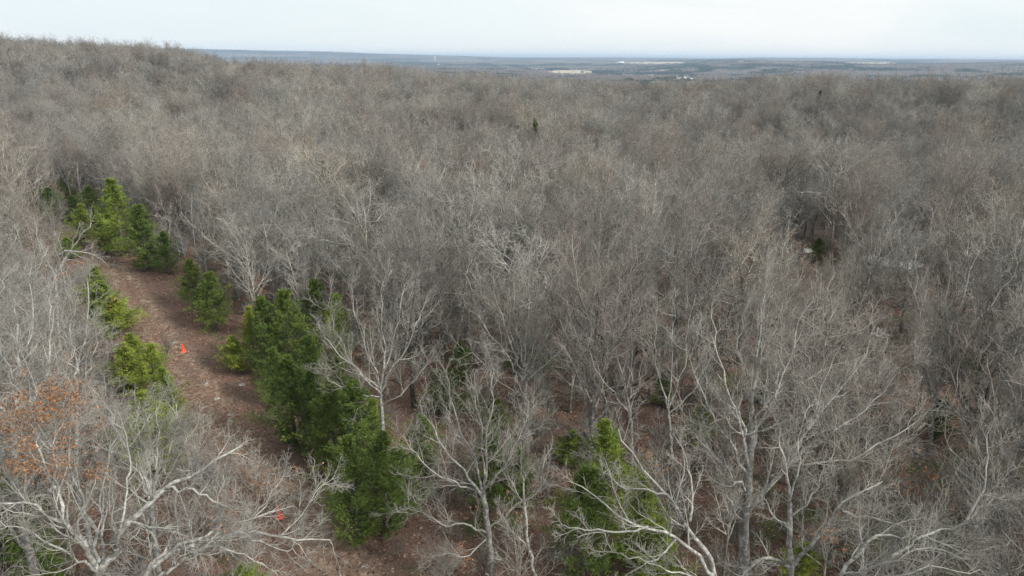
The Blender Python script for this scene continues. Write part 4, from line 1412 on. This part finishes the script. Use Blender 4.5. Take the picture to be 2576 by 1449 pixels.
def slab(w, h, ch=.06):
    """square base with cut corners and a bevelled top"""
    ring = [(w, w - ch), (w - ch, w), (-w + ch, w), (-w, w - ch), (-w, -w + ch), (-w + ch, -w), (w - ch, -w), (w, -w + ch)]
    V = []
    for z, s in ((0, 1), (h * .7, 1), (h, .95), (h + .004, .4)):
        V += [(x * s, y * s, z) for x, y in ring]
    F = []
    for k in range(3):
        for s in range(8):
            F.append([k * 8 + s, k * 8 + (s + 1) % 8, k * 8 + 8 + (s + 1) % 8, k * 8 + 8 + s])
    return np.array(V, float), np.array(F)


CONE_BASE = make_mesh('cone_base', *slab(.24, .045), M_CONE2, smooth_=False)
CONE_BODY = make_mesh('cone_body', *lathe([(.195, .046), (.18, .075), (.165, .085), (.115, .38), (.07, .68), (.055, .74), (.04, .765), (.028, .76), (.03, .70)]), M_CONE)
for (px, py, lab, tilt) in ((461, 884, 'orange traffic cone farther up the trail between the ruts', 0.0), (703, 1300, 'orange traffic cone lower down, seen through bare twigs', -.06)):
    g = gp(px, py)
    z = float(micro(g[0], g[1]))
    e = link('traffic_cone', None, loc=(g[0], g[1], z + .01), rotz=.5); e.rotation_euler = (0, tilt, .4)
    tag(e, lab, 'traffic cone', 'orange cones on the trail')
    e.scale = (1.05, 1.05, 1.05)
    link('base', CONE_BASE, e); link('cone_body', CONE_BODY, e)

# ------------------------------------------------------------------ rocks
M_ROCK = flat_mat('white_limestone', (0.55, 0.54, 0.52), .9, 1.5, (0.85, 0.84, 0.82))
M_STONE = flat_mat('grey_green_stone', (0.28, 0.30, 0.27), .9, 2.5, (0.42, 0.44, 0.40))


def rock_mesh(seed, w, d, h, mat):
    rg = np.random.default_rng(seed)
    nu, nv = 14, 7
    V = []
    for j in range(nv):
        ph = j / (nv - 1) * math.pi / 2 * .98
        for i_ in range(nu):
            a = i_ / nu * 2 * math.pi
            rr = (1 + .22 * math.sin(2 * a + seed) + .14 * math.sin(3 * a + seed * 2)) * rg.uniform(.86, 1.12)
            V.append((w * rr * math.cos(a) * math.cos(ph) ** .45, d * rr * math.sin(a) * math.cos(ph) ** .45, h * math.sin(ph) * rg.uniform(.9, 1.05) - .04))
    F = []
    for j in range(nv - 1):
        for i_ in range(nu):
            F.append([j * nu + i_, j * nu + (i_ + 1) % nu, (j + 1) * nu + (i_ + 1) % nu, (j + 1) * nu + i_])
    return make_mesh('rock', np.array(V), np.array(F), mat, smooth_=False)


for k, (px, py, w, d, h, lab) in enumerate([(2215, 662, 2.0, 2.6, .7, 'largest white rock slab shining through the trees on the right'), (2250, 668, 1.7, 1.9, .6, 'white rock slab right beside the largest one'), (2292, 668, 1.3, 1.7, .5, 'pale rock at the right end of the white outcrop'), (2365, 680, 1.0, 1.2, .4, 'small pale rock farther right of the white outcrop'), (2032, 632, 1.1, 1.0, .4, 'small white rock in the dark wood left of the outcrop')]):
    g = gp(px, py)
    e = link('rock', rock_mesh(60 + k, w, d, h, M_ROCK), loc=(g[0], g[1], float(ground(g[0], g[1]))), rotz=k)
    tag(e, lab, 'rock', 'white rocks in the wood')
for k, (px, py, w, lab) in enumerate([(608, 968, .34, 'flat pale stone lying in the dark litter of the trail'), (545, 1003, .26, 'flat stone on the trail rut under the upper cone'), (579, 1057, .24, 'flat stone near the foot of the ruts'), (436, 862, .2, 'small stone just above the upper cone'), (520, 965, .18, 'small stone in the middle of the trail')]):
    g = gp(px, py)
    e = link('flat_stone', rock_mesh(80 + k, w * 1.3, w, .07, M_STONE), loc=(g[0], g[1], float(micro(g[0], g[1]))), rotz=k * 1.3)
    tag(e, lab, 'stone', 'flat stones on the trail')

# ------------------------------------------------------------------ far buildings
M_WHITE = flat_mat('white_metal_sheet', (0.82, 0.82, 0.80), .5)
M_ROOF = flat_mat('pale_roof', (0.72, 0.73, 0.74), .5)
M_WALLG = flat_mat('cream_wall', (0.66, 0.62, 0.54), .8)


def box_mesh(name, x0, x1, y0, y1, z0, z1, mat):
    V = np.array([[x, y, z] for z in (z0, z1) for x, y in ((x0, y0), (x1, y0), (x1, y1), (x0, y1))], float)
    F = np.array([[3, 2, 1, 0], [4, 5, 6, 7], [0, 1, 5, 4], [1, 2, 6, 5], [2, 3, 7, 6], [3, 0, 4, 7]])
    return make_mesh(name, V, F, mat, smooth_=False)


def roof_mesh(w, d, z, h, over, mat):
    W, D = w / 2 + over, d / 2 + over
    V = np.array([[-W, -D, z], [W, -D, z], [W, D, z], [-W, D, z], [-W, 0, z + h], [W, 0, z + h], [-W, -D, z + .4], [W, -D, z + .4], [W, D, z + .4], [-W, D, z + .4]])
    F4 = np.array([[0, 1, 7, 6], [2, 3, 9, 8], [6, 7, 5, 4], [8, 9, 4, 5], [3, 2, 1, 0]])
    F3 = np.array([[0, 6, 4], [0, 4, 3], [3, 4, 9], [1, 5, 7], [1, 2, 5], [2, 8, 5]])
    return make_mesh('roof', V, F4, mat, smooth_=False, F3=F3)


def building(name, px, py, w, d, h, lab, cat, roofm=None, rz=0.0, lift=5.2, base=None):
    p = raymarch(px, py, lift=lift) if base is None else base
    if p is None: return
    e = link(name, None, loc=tuple(p), rotz=rz); tag(e, lab, cat, 'pale buildings in the far valley')
    link('wall', box_mesh('wall', -w / 2, w / 2, -d / 2, d / 2, 0, h, M_WHITE if name == 'barn' else M_WALLG), e)
    link('roof', roof_mesh(w, d, h, h * .45, .6, roofm or M_ROOF), e)
    link('door', box_mesh('door', -w * .12, w * .12, -d / 2 - .15, -d / 2 - .01, 0, h * .7, flat_mat('door_paint', (.25, .25, .25))), e)
    for s in (-1, 1):
        link('window', box_mesh('window', s * w * .32 - w * .05, s * w * .32 + w * .05, -d / 2 - .12, -d / 2 - .01, h * .35, h * .7, bpy.data.materials.get('window_glass') or flat_mat('window_glass', (.05, .06, .08), .2)), e)


building('barn', 1561, 160.2, 62, 24, 14, 'long white barn at the left end of the dull far field', 'barn')
building('house', 1705, 200.0, 12, 8, 4, 'leftmost white roofed house just beyond the crest', 'house', lift=14)
building('house', 1722, 199.0, 9, 8, 5, 'small white house right of the leftmost one', 'house', lift=14, rz=.4)
building('house', 1738, 201.0, 9, 7, 4, 'white house at the right end of the far houses', 'house', lift=14, rz=-.3)
building('house', 1614, 196.5, 9, 7, 4.5, 'white house at the left end of the nearer tan field', 'house', lift=6)
building('house', 1648, 195.8, 9, 7, 4.5, 'white house on the right of the nearer tan field', 'house', lift=6, rz=.3)
building('house', 1103, 163.5, 14, 9, 5, 'lone pale house in the woods under the water tower', 'house', lift=12)
# water tower
p = raymarch(1094, 153, lift=2)
if p is not None:
    r = math.hypot(p[0], p[1])
    H = 9.5 / FPX * r
    e = link('water_tower', None, loc=tuple(p)); tag(e, 'thin white water tower standing above the far woods', 'water tower')
    link('tank', make_mesh('tank', *lathe([(H * .06, H * .70), (H * .115, H * .76), (H * .125, H * .86), (H * .10, H * .95), (H * .02, H)], 24), M_WHITE), e)
    link('stem', make_mesh('stem', *lathe([(H * .11, 0), (H * .075, H * .12), (H * .06, H * .71)], 20), M_WHITE), e)

# ------------------------------------------------------------------ haze
HZ = bpy.data.materials.new('haze'); HZ.use_nodes = True
hn, hl = HZ.node_tree.nodes, HZ.node_tree.links
hn.clear()
ho = hn.new('ShaderNodeOutputMaterial'); pv = hn.new('ShaderNodeVolumePrincipled')
pv.inputs['Color'].default_value = (0.62, 0.79, 1.0, 1); pv.inputs['Density'].default_value = 8.0e-5
pv.inputs['Anisotropy'].default_value = 0.0
hl.new(pv.outputs[0], ho.inputs['Volume'])
hz_me = box_mesh('haze', -42000, 42000, -42000, 42000, -131, 95, HZ)
tag(link('haze', hz_me), 'thin bluish air over the land', 'haze', kind='stuff')
tot = sum(len(m.polygons) for m in bpy.data.meshes)
print('polygons in meshes', tot)
